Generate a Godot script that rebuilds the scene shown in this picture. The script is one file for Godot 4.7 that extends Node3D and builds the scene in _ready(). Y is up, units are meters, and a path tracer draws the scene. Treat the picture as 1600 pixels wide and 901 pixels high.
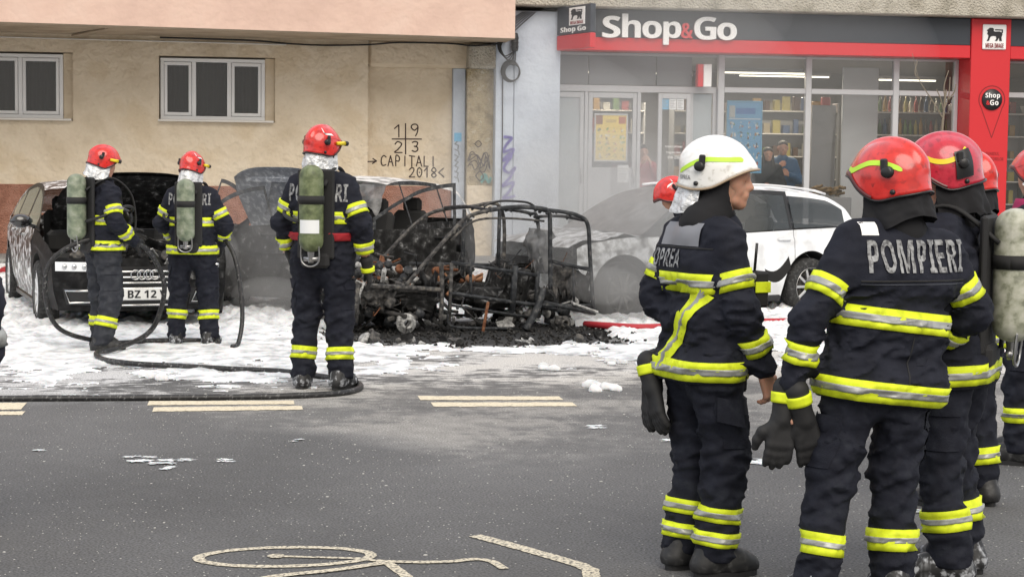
extends Node3D
# A street after a car fire: firefighters, burnt cars in foam, a corner shop behind.

const YAW := 0.14661          # the street is turned by this against the camera's axis
const TAU8 := TAU / 8.0
var STREET := Transform3D(Basis(Vector3.UP, YAW), Vector3.ZERO)
var M := {}                   # materials
var used := {}
var rng := RandomNumberGenerator.new()
var fold := FastNoiseLite.new()
var fine := FastNoiseLite.new()
var lacy := FastNoiseLite.new()

# ---------------------------------------------------------------- helpers: nodes
func numbered(called: String) -> String:
	if not used.has(called):
		used[called] = 0
		return called
	used[called] += 1
	return "%s_%03d" % [called, used[called]]

func tag(o, label := "", category := "", group := "", kind := ""):
	if label: o.set_meta("label", label)
	if category: o.set_meta("category", category)
	if group: o.set_meta("group", group)
	if kind: o.set_meta("kind", kind)
	return o

func thing(called: String, xf: Transform3D, label: String, category: String, group := "") -> Node3D:
	var o := Node3D.new()
	o.name = numbered(called)
	add_child(o)
	o.transform = xf
	tag(o, label, category, group)
	return o

func put(called: String, mesh: Mesh, m: Material, parent: Node = self, xf := Transform3D.IDENTITY) -> MeshInstance3D:
	var o := MeshInstance3D.new()
	o.name = numbered(called) if parent == self else called
	o.mesh = mesh
	o.material_override = m
	o.transform = xf
	parent.add_child(o, true)
	return o

func st_new() -> SurfaceTool:
	var st := SurfaceTool.new()
	st.begin(Mesh.PRIMITIVE_TRIANGLES)
	return st

func done(st: SurfaceTool) -> ArrayMesh:
	st.generate_normals()
	return st.commit()

func obj(called: String, st: SurfaceTool, m: Material, parent: Node = self, xf := Transform3D.IDENTITY) -> MeshInstance3D:
	return put(called, done(st), m, parent, xf)

# ---------------------------------------------------------------- helpers: shapes
func flat(st): st.set_smooth_group(-1)
func smooth(st): st.set_smooth_group(0)

func tri(st, a, b, c):
	st.add_vertex(a); st.add_vertex(b); st.add_vertex(c)

func quad(st, a, b, c, d):
	st.add_vertex(a); st.add_vertex(b); st.add_vertex(c)
	st.add_vertex(a); st.add_vertex(c); st.add_vertex(d)

func uvquad(st, a, b, c, d, s := Rect2(0, 0, 1, 1)):
	var P = [a, b, c, d]
	var U = [s.position + Vector2(0, s.size.y), s.position + s.size, s.position + Vector2(s.size.x, 0), s.position]
	for i in [0, 2, 1, 0, 3, 2]:
		st.set_uv(U[i]); st.add_vertex(P[i])

# a chamfered box
func box(st, c: Vector3, s: Vector3, bev := 0.0, b := Basis.IDENTITY):
	flat(st)
	var h := s * 0.5
	if bev <= 0.0:
		var v = []
		for i in 8:
			v.append(c + b * Vector3(h.x if i & 1 else -h.x, h.y if i & 2 else -h.y, h.z if i & 4 else -h.z))
		for q in [[0, 2, 3, 1], [4, 5, 7, 6], [0, 4, 6, 2], [1, 3, 7, 5], [2, 6, 7, 3], [0, 1, 5, 4]]:
			quad(st, v[q[0]], v[q[3]], v[q[2]], v[q[1]])
		return
	bev = minf(bev, minf(h.x, minf(h.y, h.z)) * 0.9)
	var p = func(i: int, ax: int) -> Vector3:
		var q := Vector3(h.x if i & 1 else -h.x, h.y if i & 2 else -h.y, h.z if i & 4 else -h.z)
		var k := q
		for n in 3:
			if n != ax: k[n] -= signf(q[n]) * bev
		return c + b * k
	for f in [[0, 4, 6, 2, 0], [1, 3, 7, 5, 0], [2, 6, 7, 3, 1], [0, 1, 5, 4, 1], [0, 2, 3, 1, 2], [4, 5, 7, 6, 2]]:
		quad(st, p.call(f[0], f[4]), p.call(f[1], f[4]), p.call(f[2], f[4]), p.call(f[3], f[4]))
	for e in [[0, 1, 0], [2, 3, 0], [4, 5, 0], [6, 7, 0], [0, 2, 1], [1, 3, 1], [4, 6, 1], [5, 7, 1], [0, 4, 2], [1, 5, 2], [2, 6, 2], [3, 7, 2]]:
		var a1: int = (e[2] + 1) % 3
		var a2: int = (e[2] + 2) % 3
		quad(st, p.call(e[0], a1), p.call(e[1], a1), p.call(e[1], a2), p.call(e[0], a2))
	for i in 8:
		tri(st, p.call(i, 0), p.call(i, 1), p.call(i, 2))

func span_box(st, a: Vector3, b: Vector3, bev := 0.0):
	box(st, (a + b) * 0.5, (b - a).abs(), bev)

# a tube along points; r is a number or an array of radii; sq > 0 gives a square bar
func tube(st, pts, r, seg := 8, closed := false, caps := true, flatten := 1.0):
	smooth(st)
	var n: int = pts.size()
	var rings = []
	var up := Vector3.UP
	var last := Vector3.ZERO
	for i in n:
		var t: Vector3
		if closed: t = pts[(i + 1) % n] - pts[(i + n - 1) % n]
		else: t = pts[mini(i + 1, n - 1)] - pts[maxi(i - 1, 0)]
		t = t.normalized()
		if last == Vector3.ZERO:
			up = Vector3.UP if absf(t.y) < 0.9 else Vector3.RIGHT
			up = (up - t * up.dot(t)).normalized()
		else:
			up = (up - t * up.dot(t)).normalized()
		last = t
		var side := t.cross(up)
		var rr: float = r[i] if r is Array or r is PackedFloat32Array else r
		var ring = []
		for k in seg:
			var a := TAU * (k + 0.5) / seg
			ring.append(pts[i] + (side * cos(a) + up * sin(a) * flatten) * rr)
		rings.append(ring)
	for i in (n if closed else n - 1):
		var A = rings[i]
		var B = rings[(i + 1) % n]
		for k in seg:
			var k2 := (k + 1) % seg
			quad(st, A[k], A[k2], B[k2], B[k])
	if caps and not closed:
		for e in [0, n - 1]:
			for k in range(1, seg - 1):
				if e == 0: tri(st, rings[e][0], rings[e][k + 1], rings[e][k])
				else: tri(st, rings[e][0], rings[e][k], rings[e][k + 1])

func bar(st, a: Vector3, b: Vector3, w: float, h := -1.0):
	if h < 0.0: h = w
	var d := b - a
	var z := d.normalized()
	var x := (Vector3.UP if absf(z.y) < 0.95 else Vector3.RIGHT).cross(z).normalized()
	box(st, (a + b) * 0.5, Vector3(w, h, d.length()), minf(w, h) * 0.15, Basis(x, z.cross(x), z))

# profile: array of Vector2(radius, height) turned round the y axis of xf
func lathe(st, prof, seg := 24, xf := Transform3D.IDENTITY, sx := 1.0):
	smooth(st)
	for i in prof.size() - 1:
		for k in seg:
			var a := TAU * k / seg
			var b := TAU * (k + 1) / seg
			var p0: Vector2 = prof[i]
			var p1: Vector2 = prof[i + 1]
			var v0 = xf * Vector3(cos(a) * p0.x * sx, p0.y, sin(a) * p0.x)
			var v1 = xf * Vector3(cos(b) * p0.x * sx, p0.y, sin(b) * p0.x)
			var v2 = xf * Vector3(cos(b) * p1.x * sx, p1.y, sin(b) * p1.x)
			var v3 = xf * Vector3(cos(a) * p1.x * sx, p1.y, sin(a) * p1.x)
			if p0.x < 1e-5: tri(st, v0, v2, v3)
			elif p1.x < 1e-5: tri(st, v0, v1, v2)
			else: quad(st, v0, v1, v2, v3)

# a surface from f(u, v), u and v in 0..1, with uvs
func sheet(st, nu: int, nv: int, f: Callable):
	smooth(st)
	var P = []
	for i in nu + 1:
		var row = []
		for j in nv + 1:
			row.append(f.call(float(i) / nu, float(j) / nv))
		P.append(row)
	for i in nu:
		for j in nv:
			var q = [[i, j], [i + 1, j], [i + 1, j + 1], [i, j], [i + 1, j + 1], [i, j + 1]]
			for k in q:
				st.set_uv(Vector2(float(k[0]) / nu, 1.0 - float(k[1]) / nv))
				st.add_vertex(P[k[0]][k[1]])

# an outline in x, y given thickness along z
func plate(st, pts: PackedVector2Array, depth: float, xf := Transform3D.IDENTITY):
	flat(st)
	var idx := Geometry2D.triangulate_polygon(pts)
	for i in range(0, idx.size(), 3):
		var p = []
		for k in 3: p.append(pts[idx[i + k]])
		for s in [0.0, depth]:
			tri(st, xf * Vector3(p[0].x, p[0].y, s), xf * Vector3(p[1].x, p[1].y, s), xf * Vector3(p[2].x, p[2].y, s))
	for i in pts.size():
		var a := pts[i]
		var b := pts[(i + 1) % pts.size()]
		quad(st, xf * Vector3(a.x, a.y, 0), xf * Vector3(b.x, b.y, 0), xf * Vector3(b.x, b.y, depth), xf * Vector3(a.x, a.y, depth))

func spline(pts, per := 6, closed := false) -> Array:
	var out = []
	var n: int = pts.size()
	for i in (n if closed else n - 1):
		var a = pts[(i + n - 1) % n] if closed else pts[maxi(i - 1, 0)]
		var b = pts[i]
		var c = pts[(i + 1) % n]
		var d = pts[(i + 2) % n] if closed else pts[mini(i + 2, n - 1)]
		for k in per:
			var t := float(k) / per
			out.append(0.5 * (2.0 * b + (c - a) * t + (2.0 * a - 5.0 * b + 4.0 * c - d) * t * t + (3.0 * b - a - 3.0 * c + d) * t * t * t))
	if not closed: out.append(pts[n - 1])
	return out

func tab(t, x: float) -> float:      # smooth table lookup, t = [[x, y], ...] with x rising
	if x <= t[0][0]: return t[0][1]
	for i in t.size() - 1:
		if x <= t[i + 1][0]:
			var w: float = (x - t[i][0]) / (t[i + 1][0] - t[i][0])
			var a: float = t[maxi(i - 1, 0)][1]
			var b: float = t[i][1]
			var c: float = t[i + 1][1]
			var d: float = t[mini(i + 2, t.size() - 1)][1]
			var v := 0.5 * (2.0 * b + (c - a) * w + (2.0 * a - 5.0 * b + 4.0 * c - d) * w * w + (3.0 * b - a - 3.0 * c + d) * w * w * w)
			return clampf(v, minf(b, c) - 0.02, maxf(b, c) + 0.02)
	return t[-1][1]

# lettering: a TextMesh fitted into a box of width w and height h (0 keeps the proportion), standing at the origin's centre
func letters(text: String, w: float, h: float, depth: float, bold := 700, family := "Droid Sans") -> ArrayMesh:
	var f := SystemFont.new()
	f.font_names = PackedStringArray([family])
	f.font_weight = bold
	var t := TextMesh.new()
	t.text = text
	t.font = f
	t.font_size = 48
	t.depth = 0.04
	t.curve_step = 1.5
	var a := t.get_mesh_arrays() if t.has_method("get_mesh_arrays") else t.surface_get_arrays(0)
	var v: PackedVector3Array = a[Mesh.ARRAY_VERTEX]
	var bb := AABB(v[0], Vector3.ZERO)
	for p in v: bb = bb.expand(p)
	var sx := w / maxf(bb.size.x, 1e-4) if w > 0.0 else h / bb.size.y
	var sy := h / maxf(bb.size.y, 1e-4) if h > 0.0 else sx
	var c := bb.get_center()
	for i in v.size():
		v[i] = Vector3((v[i].x - c.x) * sx, (v[i].y - c.y) * sy, (v[i].z - c.z) * depth / 0.04)
	a[Mesh.ARRAY_VERTEX] = v
	a[Mesh.ARRAY_TANGENT] = null
	var m := ArrayMesh.new()
	m.add_surface_from_arrays(Mesh.PRIMITIVE_TRIANGLES, a)
	return m

# ---------------------------------------------------------------- helpers: materials
func ramp(stops) -> Gradient:
	var g := Gradient.new()
	var o := PackedFloat32Array()
	var c := PackedColorArray()
	for s in stops:
		o.append(s[0]); c.append(lin(s[1]))
	g.offsets = o
	g.colors = c
	return g

func lin(c) -> Color:
	if c is Array: c = Color(c[0], c[1], c[2])
	return c.linear_to_srgb()

func noise_tex(size: int, freq: float, oct: int, stops, sd := 1, normal := 0.0, type := FastNoiseLite.TYPE_SIMPLEX_SMOOTH, fractal := FastNoiseLite.FRACTAL_FBM) -> NoiseTexture2D:
	var n := FastNoiseLite.new()
	n.seed = sd
	n.noise_type = type
	n.frequency = freq
	n.fractal_type = fractal
	n.fractal_octaves = oct
	n.fractal_gain = 0.55
	var t := NoiseTexture2D.new()
	t.width = size
	t.height = size
	t.seamless = true
	t.noise = n
	t.generate_mipmaps = false
	if normal > 0.0:
		t.as_normal_map = true
		t.bump_strength = normal
	elif stops:
		t.color_ramp = ramp(stops)
	return t

func mat(called: String, c, rough := 0.7, metal := 0.0, spec := 0.5) -> StandardMaterial3D:
	var m := StandardMaterial3D.new()
	m.resource_name = called
	m.albedo_color = lin(c)
	m.roughness = rough
	m.metallic = metal
	m.metallic_specular = spec
	m.cull_mode = BaseMaterial3D.CULL_DISABLED
	M[called] = m
	return m

func textured(m: StandardMaterial3D, tex: Texture2D, scale: float, bump: Texture2D = null, bump_amount := 0.5, world := false) -> StandardMaterial3D:
	if tex:
		m.albedo_color = Color.WHITE
		m.albedo_texture = tex
	if bump:
		m.normal_enabled = true
		m.normal_texture = bump
		m.normal_scale = bump_amount
	m.uv1_triplanar = true
	m.uv1_world_triplanar = world
	m.uv1_scale = Vector3.ONE * scale
	return m

func glass(called: String, c, alpha: float, rough := 0.03) -> StandardMaterial3D:
	var m := mat(called, c, rough, 0.0, 0.5)
	m.transparency = BaseMaterial3D.TRANSPARENCY_ALPHA
	m.albedo_color.a = alpha
	return m

func S(u: float, v: float, d: float) -> Vector3:   # street: u along the pavement, v up, d metres from the camera's line
	return Vector3(u, v, -d)

func make_materials():
	var fine_n = noise_tex(512, 0.08, 4, null, 3, 6.0)
	var grain_n = noise_tex(512, 0.25, 3, null, 4, 8.0)
	var cloth_n = noise_tex(512, 0.3, 2, null, 5, 4.0)
	textured(mat("plaster", [.5, .4, .27], .92, 0, .3), noise_tex(1024, 0.004, 6, [[0.2, [.6, .505, .375]], [0.45, [.68, .585, .45]], [0.6, [.71, .615, .48]], [0.8, [.65, .545, .4]]], 11), 0.16, fine_n, 0.35)
	textured(mat("terracotta", [.34, .13, .08], .92, 0, .3), noise_tex(1024, 0.012, 6, [[0.2, [.31, .15, .105]], [0.5, [.38, .185, .13]], [0.8, [.43, .225, .165]]], 12), 0.3, grain_n, 0.8)
	textured(mat("pink_plaster", [.6, .37, .3], .9, 0, .3), noise_tex(1024, 0.005, 5, [[0.2, [.6, .43, .36]], [0.5, [.66, .48, .4]], [0.8, [.68, .51, .43]]], 13), 0.15, fine_n, 0.12)
	textured(mat("soffit", [.33, .26, .2], .95, 0, .3), noise_tex(512, 0.01, 5, [[0.2, [.34, .28, .21]], [0.6, [.45, .37, .28]]], 14), 0.2, fine_n, 0.4)
	textured(mat("concrete", [.38, .35, .3], .93, 0, .3), noise_tex(1024, 0.01, 6, [[0.15, [.3, .28, .23]], [0.38, [.4, .37, .31]], [0.55, [.45, .42, .36]], [0.8, [.5, .47, .4]]], 15), 0.2, grain_n, 0.5)
	textured(mat("pier_paint", [.5, .56, .66], .6, 0, .4), noise_tex(1024, 0.006, 5, [[0.2, [.43, .48, .56]], [0.5, [.5, .555, .64]], [0.8, [.54, .6, .68]]], 16), 0.2, fine_n, 0.15)
	textured(mat("rough_pier", [.3, .25, .17], .95, 0, .3), noise_tex(1024, 0.015, 6, [[0.2, [.3, .24, .15]], [0.4, [.42, .34, .22]], [0.55, [.5, .43, .3]], [0.68, [.44, .35, .21]], [0.8, [.58, .53, .42]]], 17), 0.25, grain_n, 0.6)
	mat("upvc", [.8, .81, .82], .35, 0, .5)
	mat("alu_grey", [.5, .51, .53], .4, 0.15, .5)
	mat("alu_dark", [.2, .21, .22], .45, 0.1, .5)
	mat("window_dark", [.02, .02, .022], .9)
	textured(mat("curtain", [.11, .11, .11], .95), null, 1)
	mat("sill", [.7, .68, .64], .5)
	mat("fascia_dark", [.035, .042, .055], .38)
	mat("fascia_red", [.6, .025, .035], .38)
	mat("pillar_red", [.58, .022, .03], .42)
	mat("sign_white", [.86, .86, .86], .4)
	mat("sign_black", [.015, .015, .018], .4)
	mat("sign_red", [.6, .03, .04], .4)
	mat("sign_dull_red", [.22, .01, .014], .6)
	mat("sign_grey", [.3, .3, .31], .5)
	glass("shop_glass", [.05, .06, .06], .16)
	glass("house_glass", [.03, .035, .04], .4)
	glass("frosted", [.42, .47, .5], .82, .3)
	mat("black_rubber", [.012, .012, .013], .55)
	textured(mat("hose_black", [.014, .014, .015], .5), noise_tex(256, 0.05, 4, [[.3, [.01, .01, .011]], [.65, [.018, .018, .019]], [.78, [.2, .2, .2]]], 33), 2.0)
	mat("hose_red", [.36, .02, .03], .6)
	mat("cable", [.015, .015, .016], .55)
	mat("graffiti_brown", [.045, .025, .022], .8)
	mat("graffiti_violet", [.2, .17, .52], .7)
	mat("graffiti_grey", [.22, .24, .26], .8)
	mat("graffiti_teal", [.2, .45, .42], .8)
	# ground
	var asph = mat("asphalt", [.07, .07, .07], .8, 0, .45)
	textured(mat("kerb_stone", [.3, .3, .29], .85), noise_tex(512, 0.05, 5, [[.2, [.2, .2, .19]], [.6, [.34, .34, .33]]], 19), .5, grain_n, .5)
	textured(mat("pavement", [.24, .24, .24], .8), noise_tex(512, 0.02, 5, [[.2, [.17, .17, .17]], [.6, [.3, .3, .3]]], 20), .4, grain_n, .5)
	var foam = textured(mat("foam", [.84, .86, .88], .75, 0, .4), noise_tex(512, 0.02, 5, [[.2, [.4, .41, .42]], [.4, [.62, .635, .65]], [.55, [.76, .775, .79]], [.75, [.84, .85, .86]]], 21), .28, noise_tex(512, 0.03, 4, null, 22, 8.0), 0.5)
	foam.subsurf_scatter_enabled = true
	foam.subsurf_scatter_strength = 0.15
	textured(mat("ash", [.04, .04, .04], .95, 0, .2), noise_tex(512, 0.06, 5, [[.25, [.012, .012, .012]], [.5, [.03, .029, .028]], [.68, [.08, .078, .075]], [.85, [.3, .3, .3]]], 23), .9, grain_n, 1.0)
	textured(mat("road_paint", [.66, .6, .47], .8, 0, .35), noise_tex(512, 0.05, 5, [[.22, [.15, .145, .135]], [.36, [.42, .385, .31]], [.46, [.62, .56, .44]], [.7, [.74, .68, .55]]], 24), 1.6, grain_n, .6)
	textured(mat("road_paint_fresh", [.74, .65, .49], .8, 0, .35), noise_tex(512, 0.05, 5, [[.2, [.5, .45, .35]], [.38, [.7, .62, .47]], [.7, [.78, .7, .54]]], 64), 1.2, grain_n, .4)
	# gear
	var nz = noise_tex(512, 0.012, 5, [[.2, [.0075, .0085, .0145]], [.5, [.011, .0125, .021]], [.8, [.0165, .0185, .029]]], 25)
	textured(mat("turnout", [.011, .012, .019], .8, 0, .35), nz, 1.2, cloth_n, 0.22)
	textured(mat("trouser", [.011, .0125, .019], .82, 0, .35), noise_tex(512, 0.02, 5, [[.2, [.0075, .0085, .0145]], [.55, [.011, .0125, .021]], [.75, [.017, .0195, .028]], [.9, [.02, .0225, .031]]], 26), 1.1, cloth_n, 0.22)
	textured(mat("trouser_grey", [.03, .033, .042], .85, 0, .35), noise_tex(512, 0.02, 5, [[.2, [.02, .022, .029]], [.55, [.032, .035, .043]], [.8, [.045, .048, .056]]], 27), 1.1, cloth_n, 0.22)
	textured(mat("yellow_band", [.66, .76, .02], .6, 0, .4), noise_tex(256, 0.03, 4, [[.2, [.52, .58, .02]], [.45, [.67, .78, .02]], [.8, [.74, .86, .03]]], 28), 2.0)
	textured(mat("silver_band", [.3, .31, .3], .38, 0.25, .5), noise_tex(256, 0.03, 4, [[.2, [.25, .25, .24]], [.6, [.36, .37, .36]]], 29), 2.5)
	mat("grey_print", [.3, .31, .32], .55)
	textured(mat("faded_print", [.3, .31, .32], .6), noise_tex(256, 0.045, 4, [[.3, [.07, .07, .075]], [.45, [.24, .245, .25]], [.7, [.34, .35, .36]]], 41), 3.0)
	mat("patch_grey", [.21, .215, .235], .5, 0.1)
	textured(mat("boot", [.012, .012, .013], .55), noise_tex(256, 0.03, 4, [[.3, [.009, .009, .01]], [.6, [.018, .018, .018]], [.85, [.09, .09, .09]]], 30), 2.0)
	textured(mat("boot_foam", [.1, .1, .1], .6), noise_tex(512, 0.014, 4, [[.4, [.011, .011, .012]], [.58, [.03, .03, .032]], [.68, [.25, .26, .28]], [.8, [.5, .52, .55]]], 31), 2.4)
	mat("glove", [.012, .012, .013], .7)
	mat("hood", [.008, .008, .01], .9)
	mat("helmet_red", [.62, .025, .02], .22, 0, .5)
	mat("helmet_white", [.8, .8, .78], .25, 0, .5)
	mat("helmet_crimson", [.5, .02, .045], .2, 0, .5)
	mat("helmet_trim", [.33, .25, .17], .5)
	mat("helmet_lime", [.5, .8, .05], .5)
	mat("helmet_yellow", [.8, .62, .02], .45)
	mat("seam_thread", [.05, .055, .07], .9)
	mat("visor_grey", [.1, .02, .02], .3)
	mat("black_plastic", [.012, .012, .013], .35)
	textured(M["helmet_red"], noise_tex(512, 0.012, 6, [[.25, [.4, .016, .014]], [.45, [.62, .025, .02]], [.72, [.66, .035, .028]], [.85, [.3, .02, .018]]], 61), 2.0)
	textured(M["helmet_crimson"], noise_tex(512, 0.012, 6, [[.25, [.34, .014, .03]], [.45, [.5, .02, .045]], [.72, [.54, .03, .055]], [.85, [.25, .016, .03]]], 62), 2.0)
	textured(M["helmet_white"], noise_tex(512, 0.012, 6, [[.22, [.55, .54, .5]], [.4, [.8, .8, .78]], [.75, [.83, .83, .81]], [.88, [.6, .59, .56]]], 63), 2.0)
	for k in ["helmet_red", "helmet_white", "helmet_crimson"]:
		M[k].clearcoat_enabled = true
		M[k].clearcoat = 0.5
		M[k].clearcoat_roughness = 0.12
	textured(mat("cape_silver", [.62, .63, .64], .36, 0.35, .5), noise_tex(256, 0.03, 4, [[.2, [.5, .51, .52]], [.7, [.72, .73, .74]]], 32), 2.0, noise_tex(512, 0.02, 4, null, 34, 14.0), 0.9)
	textured(mat("tank_green", [.16, .2, .14], .45), noise_tex(512, 0.015, 5, [[.2, [.1, .13, .09]], [.45, [.17, .205, .14]], [.65, [.24, .27, .2]], [.85, [.34, .36, .3]]], 35), 1.4)
	textured(mat("tank_olive", [.12, .15, .07], .5), noise_tex(512, 0.018, 5, [[.2, [.06, .075, .035]], [.5, [.12, .15, .065]], [.8, [.2, .23, .13]]], 36), 1.4)
	textured(mat("tank_cream", [.4, .4, .33], .5), noise_tex(512, 0.02, 5, [[.2, [.16, .17, .12]], [.42, [.36, .37, .29]], [.7, [.5, .5, .43]]], 37), 1.3)
	mat("strap", [.014, .014, .015], .8)
	mat("steel", [.4, .4, .4], .3, 0.9)
	mat("belt_red", [.32, .012, .02], .8)
	mat("magenta", [.3, .015, .08], .85)
	var skin = mat("skin", [.5, .27, .19], .55, 0, .4)
	skin.subsurf_scatter_enabled = true
	skin.subsurf_scatter_strength = 0.2
	mat("lip", [.36, .13, .11], .5)
	mat("hair_dark", [.02, .014, .01], .6)
	mat("eye_white", [.6, .58, .55], .2)
	mat("iris", [.03, .02, .015], .2)
	mat("blue_glove", [.02, .22, .62], .5)
	mat("navy_cloth", [.013, .014, .028], .85)
	mat("coat_black", [.014, .014, .017], .85)
	mat("jacket_blue", [.03, .09, .19], .7)
	mat("vest_red", [.45, .03, .045], .75)
	mat("shirt_grey", [.45, .47, .5], .85)
	mat("jeans", [.03, .04, .07], .85)
	# cars
	var paint = mat("car_black", [.012, .012, .013], .2, 0.1, .6)
	paint.clearcoat_enabled = true
	paint.clearcoat = 0.8
	paint.clearcoat_roughness = 0.06
	textured(mat("car_black_soot", [.012, .012, .013], .5, 0, .25), noise_tex(512, 0.02, 5, [[.25, [.006, .006, .006]], [.55, [.012, .012, .013]], [.8, [.03, .03, .03]]], 53), .8)
	var lace = textured(mat("car_black_foam", [.1, .1, .1], .35), noise_tex(1024, 0.012, 6, [[.36, [.02, .012, .01]], [.5, [.014, .012, .012]], [.545, [.1, .1, .1]], [.58, [.75, .77, .78]], [.8, [.85, .86, .87]]], 38), .55)
	lace.clearcoat_enabled = true
	lace.clearcoat = 0.3
	textured(mat("burnt", [.02, .02, .02], .85, 0, .3), noise_tex(512, 0.02, 6, [[.2, [.007, .007, .007]], [.5, [.016, .016, .016]], [.68, [.032, .032, .032]], [.82, [.1, .1, .1]], [.92, [.3, .3, .3]]], 39), .8, grain_n, .7)
	textured(mat("burnt_steel", [.09, .085, .08], .7, 0.3, .4), noise_tex(512, 0.02, 6, [[.2, [.025, .025, .026]], [.45, [.065, .063, .062]], [.62, [.13, .125, .12]], [.8, [.22, .2, .17]]], 40), 1.2, grain_n, .8)
	textured(mat("burnt_tube", [.03, .032, .035], .6, 0.3, .4), noise_tex(512, 0.02, 6, [[.2, [.014, .015, .017]], [.5, [.035, .038, .042]], [.7, [.065, .068, .072]], [.88, [.16, .15, .14]]], 42), 1.2, grain_n, .6)
	textured(mat("rust", [.2, .08, .04], .9, 0.1, .3), noise_tex(512, 0.03, 5, [[.2, [.07, .03, .02]], [.5, [.2, .08, .04]], [.8, [.3, .17, .1]]], 43), 1.5, grain_n, 1.0)
	textured(mat("ash_white", [.45, .45, .44], .9), noise_tex(512, 0.03, 5, [[.2, [.12, .12, .12]], [.5, [.4, .4, .39]], [.8, [.62, .62, .6]]], 44), 1.5, grain_n, 1.0)
	textured(mat("hood_grey", [.1, .11, .13], .5), noise_tex(1024, 0.018, 6, [[.3, [.3, .32, .37]], [.5, [.36, .38, .43]], [.58, [.4, .42, .47]], [.64, [.55, .58, .62]], [.9, [.8, .82, .84]]], 45), .6)
	textured(mat("roof_foam", [.6, .6, .6], .6), noise_tex(512, 0.012, 6, [[.2, [.16, .16, .16]], [.42, [.4, .4, .39]], [.6, [.7, .7, .69]]], 46), .7)
	var white = textured(mat("car_white", [.72, .74, .76], .3), noise_tex(512, 0.01, 5, [[.25, [.6, .61, .62]], [.5, [.73, .75, .77]], [.8, [.78, .8, .82]]], 47), .4)
	white.clearcoat_enabled = true
	white.clearcoat = 0.6
	white.clearcoat_roughness = 0.1
	textured(mat("car_white_sooty", [.4, .41, .42], .5), noise_tex(512, 0.014, 6, [[.25, [.12, .12, .12]], [.45, [.32, .33, .33]], [.65, [.62, .64, .66]]], 48), .7)
	mat("rim_silver", [.5, .5, .5], .35, .7)
	mat("rim_white", [.75, .76, .77], .5)
	textured(mat("tyre", [.015, .015, .015], .85), noise_tex(256, 0.05, 5, [[.3, [.012, .012, .012]], [.6, [.025, .025, .025]], [.8, [.1, .1, .1]]], 49), 1.6)
	glass("car_glass", [.03, .035, .035], .72, .04)
	glass("car_glass_green", [.16, .21, .18], .72, .1)
	textured(glass("glass_sooty", [.09, .09, .09], .9, .4), noise_tex(512, 0.015, 5, [[.25, [.05, .05, .05]], [.5, [.12, .12, .12]], [.75, [.22, .22, .22]]], 50), .8)
	M["glass_sooty"].albedo_color.a = .88
	mat("chrome", [.6, .6, .6], .15, 1.0)
	mat("lamp_white", [.75, .77, .8], .15, 0.0, .6)
	mat("cabin", [.02, .02, .02], .9)
	mat("plate_white", [.75, .75, .73], .4)
	mat("plate_blue", [.02, .08, .45], .4)
	mat("melt_orange", [.3, .15, .08], .9)
	mat("bark", [.2, .17, .13], .9)
	mat("shelf_metal", [.3, .3, .3], .5)
	mat("floor_tile", [.3, .29, .27], .4)
	mat("shop_wall", [.2, .19, .18], .8)
	mat("panel_white", [.6, .62, .64], .7)
	mat("paper", [.75, .77, .78], .6)
	mat("paper_blue", [.15, .42, .65], .5)
	var lamp = mat("strip_light", [.9, .9, .85], .5)
	lamp.emission_enabled = true
	lamp.emission = Color(1, .97, .88)
	lamp.emission_energy_multiplier = 1.6

func setup():
	var cam := Camera3D.new()
	cam.name = "camera"
	cam.position = Vector3(0, 1.72, 0)
	cam.rotation = Vector3(deg_to_rad(-4.09), 0, 0.012)
	cam.fov = rad_to_deg(2.0 * atan(450.5 / 2800.0))
	cam.near = 0.1
	cam.far = 400.0
	add_child(cam)
	cam.make_current()
	var sun := DirectionalLight3D.new()
	sun.name = "sun"
	sun.light_energy = 0.5
	sun.light_angular_distance = 50.0
	sun.light_color = Color(1.0, 0.97, 0.93)
	sun.shadow_enabled = true
	sun.rotation = Vector3(deg_to_rad(-45), deg_to_rad(15), 0)
	add_child(sun)
	var sky_mat := ProceduralSkyMaterial.new()
	sky_mat.sky_top_color = Color(0.80, 0.82, 0.86)
	sky_mat.sky_horizon_color = Color(0.84, 0.85, 0.86)
	sky_mat.sky_curve = 0.2
	sky_mat.ground_bottom_color = Color(0.25, 0.25, 0.25)
	sky_mat.ground_horizon_color = Color(0.5, 0.5, 0.5)
	sky_mat.sky_energy_multiplier = 1.0
	var sky := Sky.new()
	sky.sky_material = sky_mat
	var e := Environment.new()
	e.background_mode = Environment.BG_SKY
	e.sky = sky
	e.tonemap_mode = Environment.TONE_MAPPER_LINEAR
	e.tonemap_exposure = 1.75
	e.sdfgi_enabled = true
	e.ssao_enabled = true
	e.ssil_enabled = true
	e.volumetric_fog_enabled = true
	e.volumetric_fog_density = 0.0
	var we := WorldEnvironment.new()
	we.name = "world"
	we.environment = e
	add_child(we)

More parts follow.
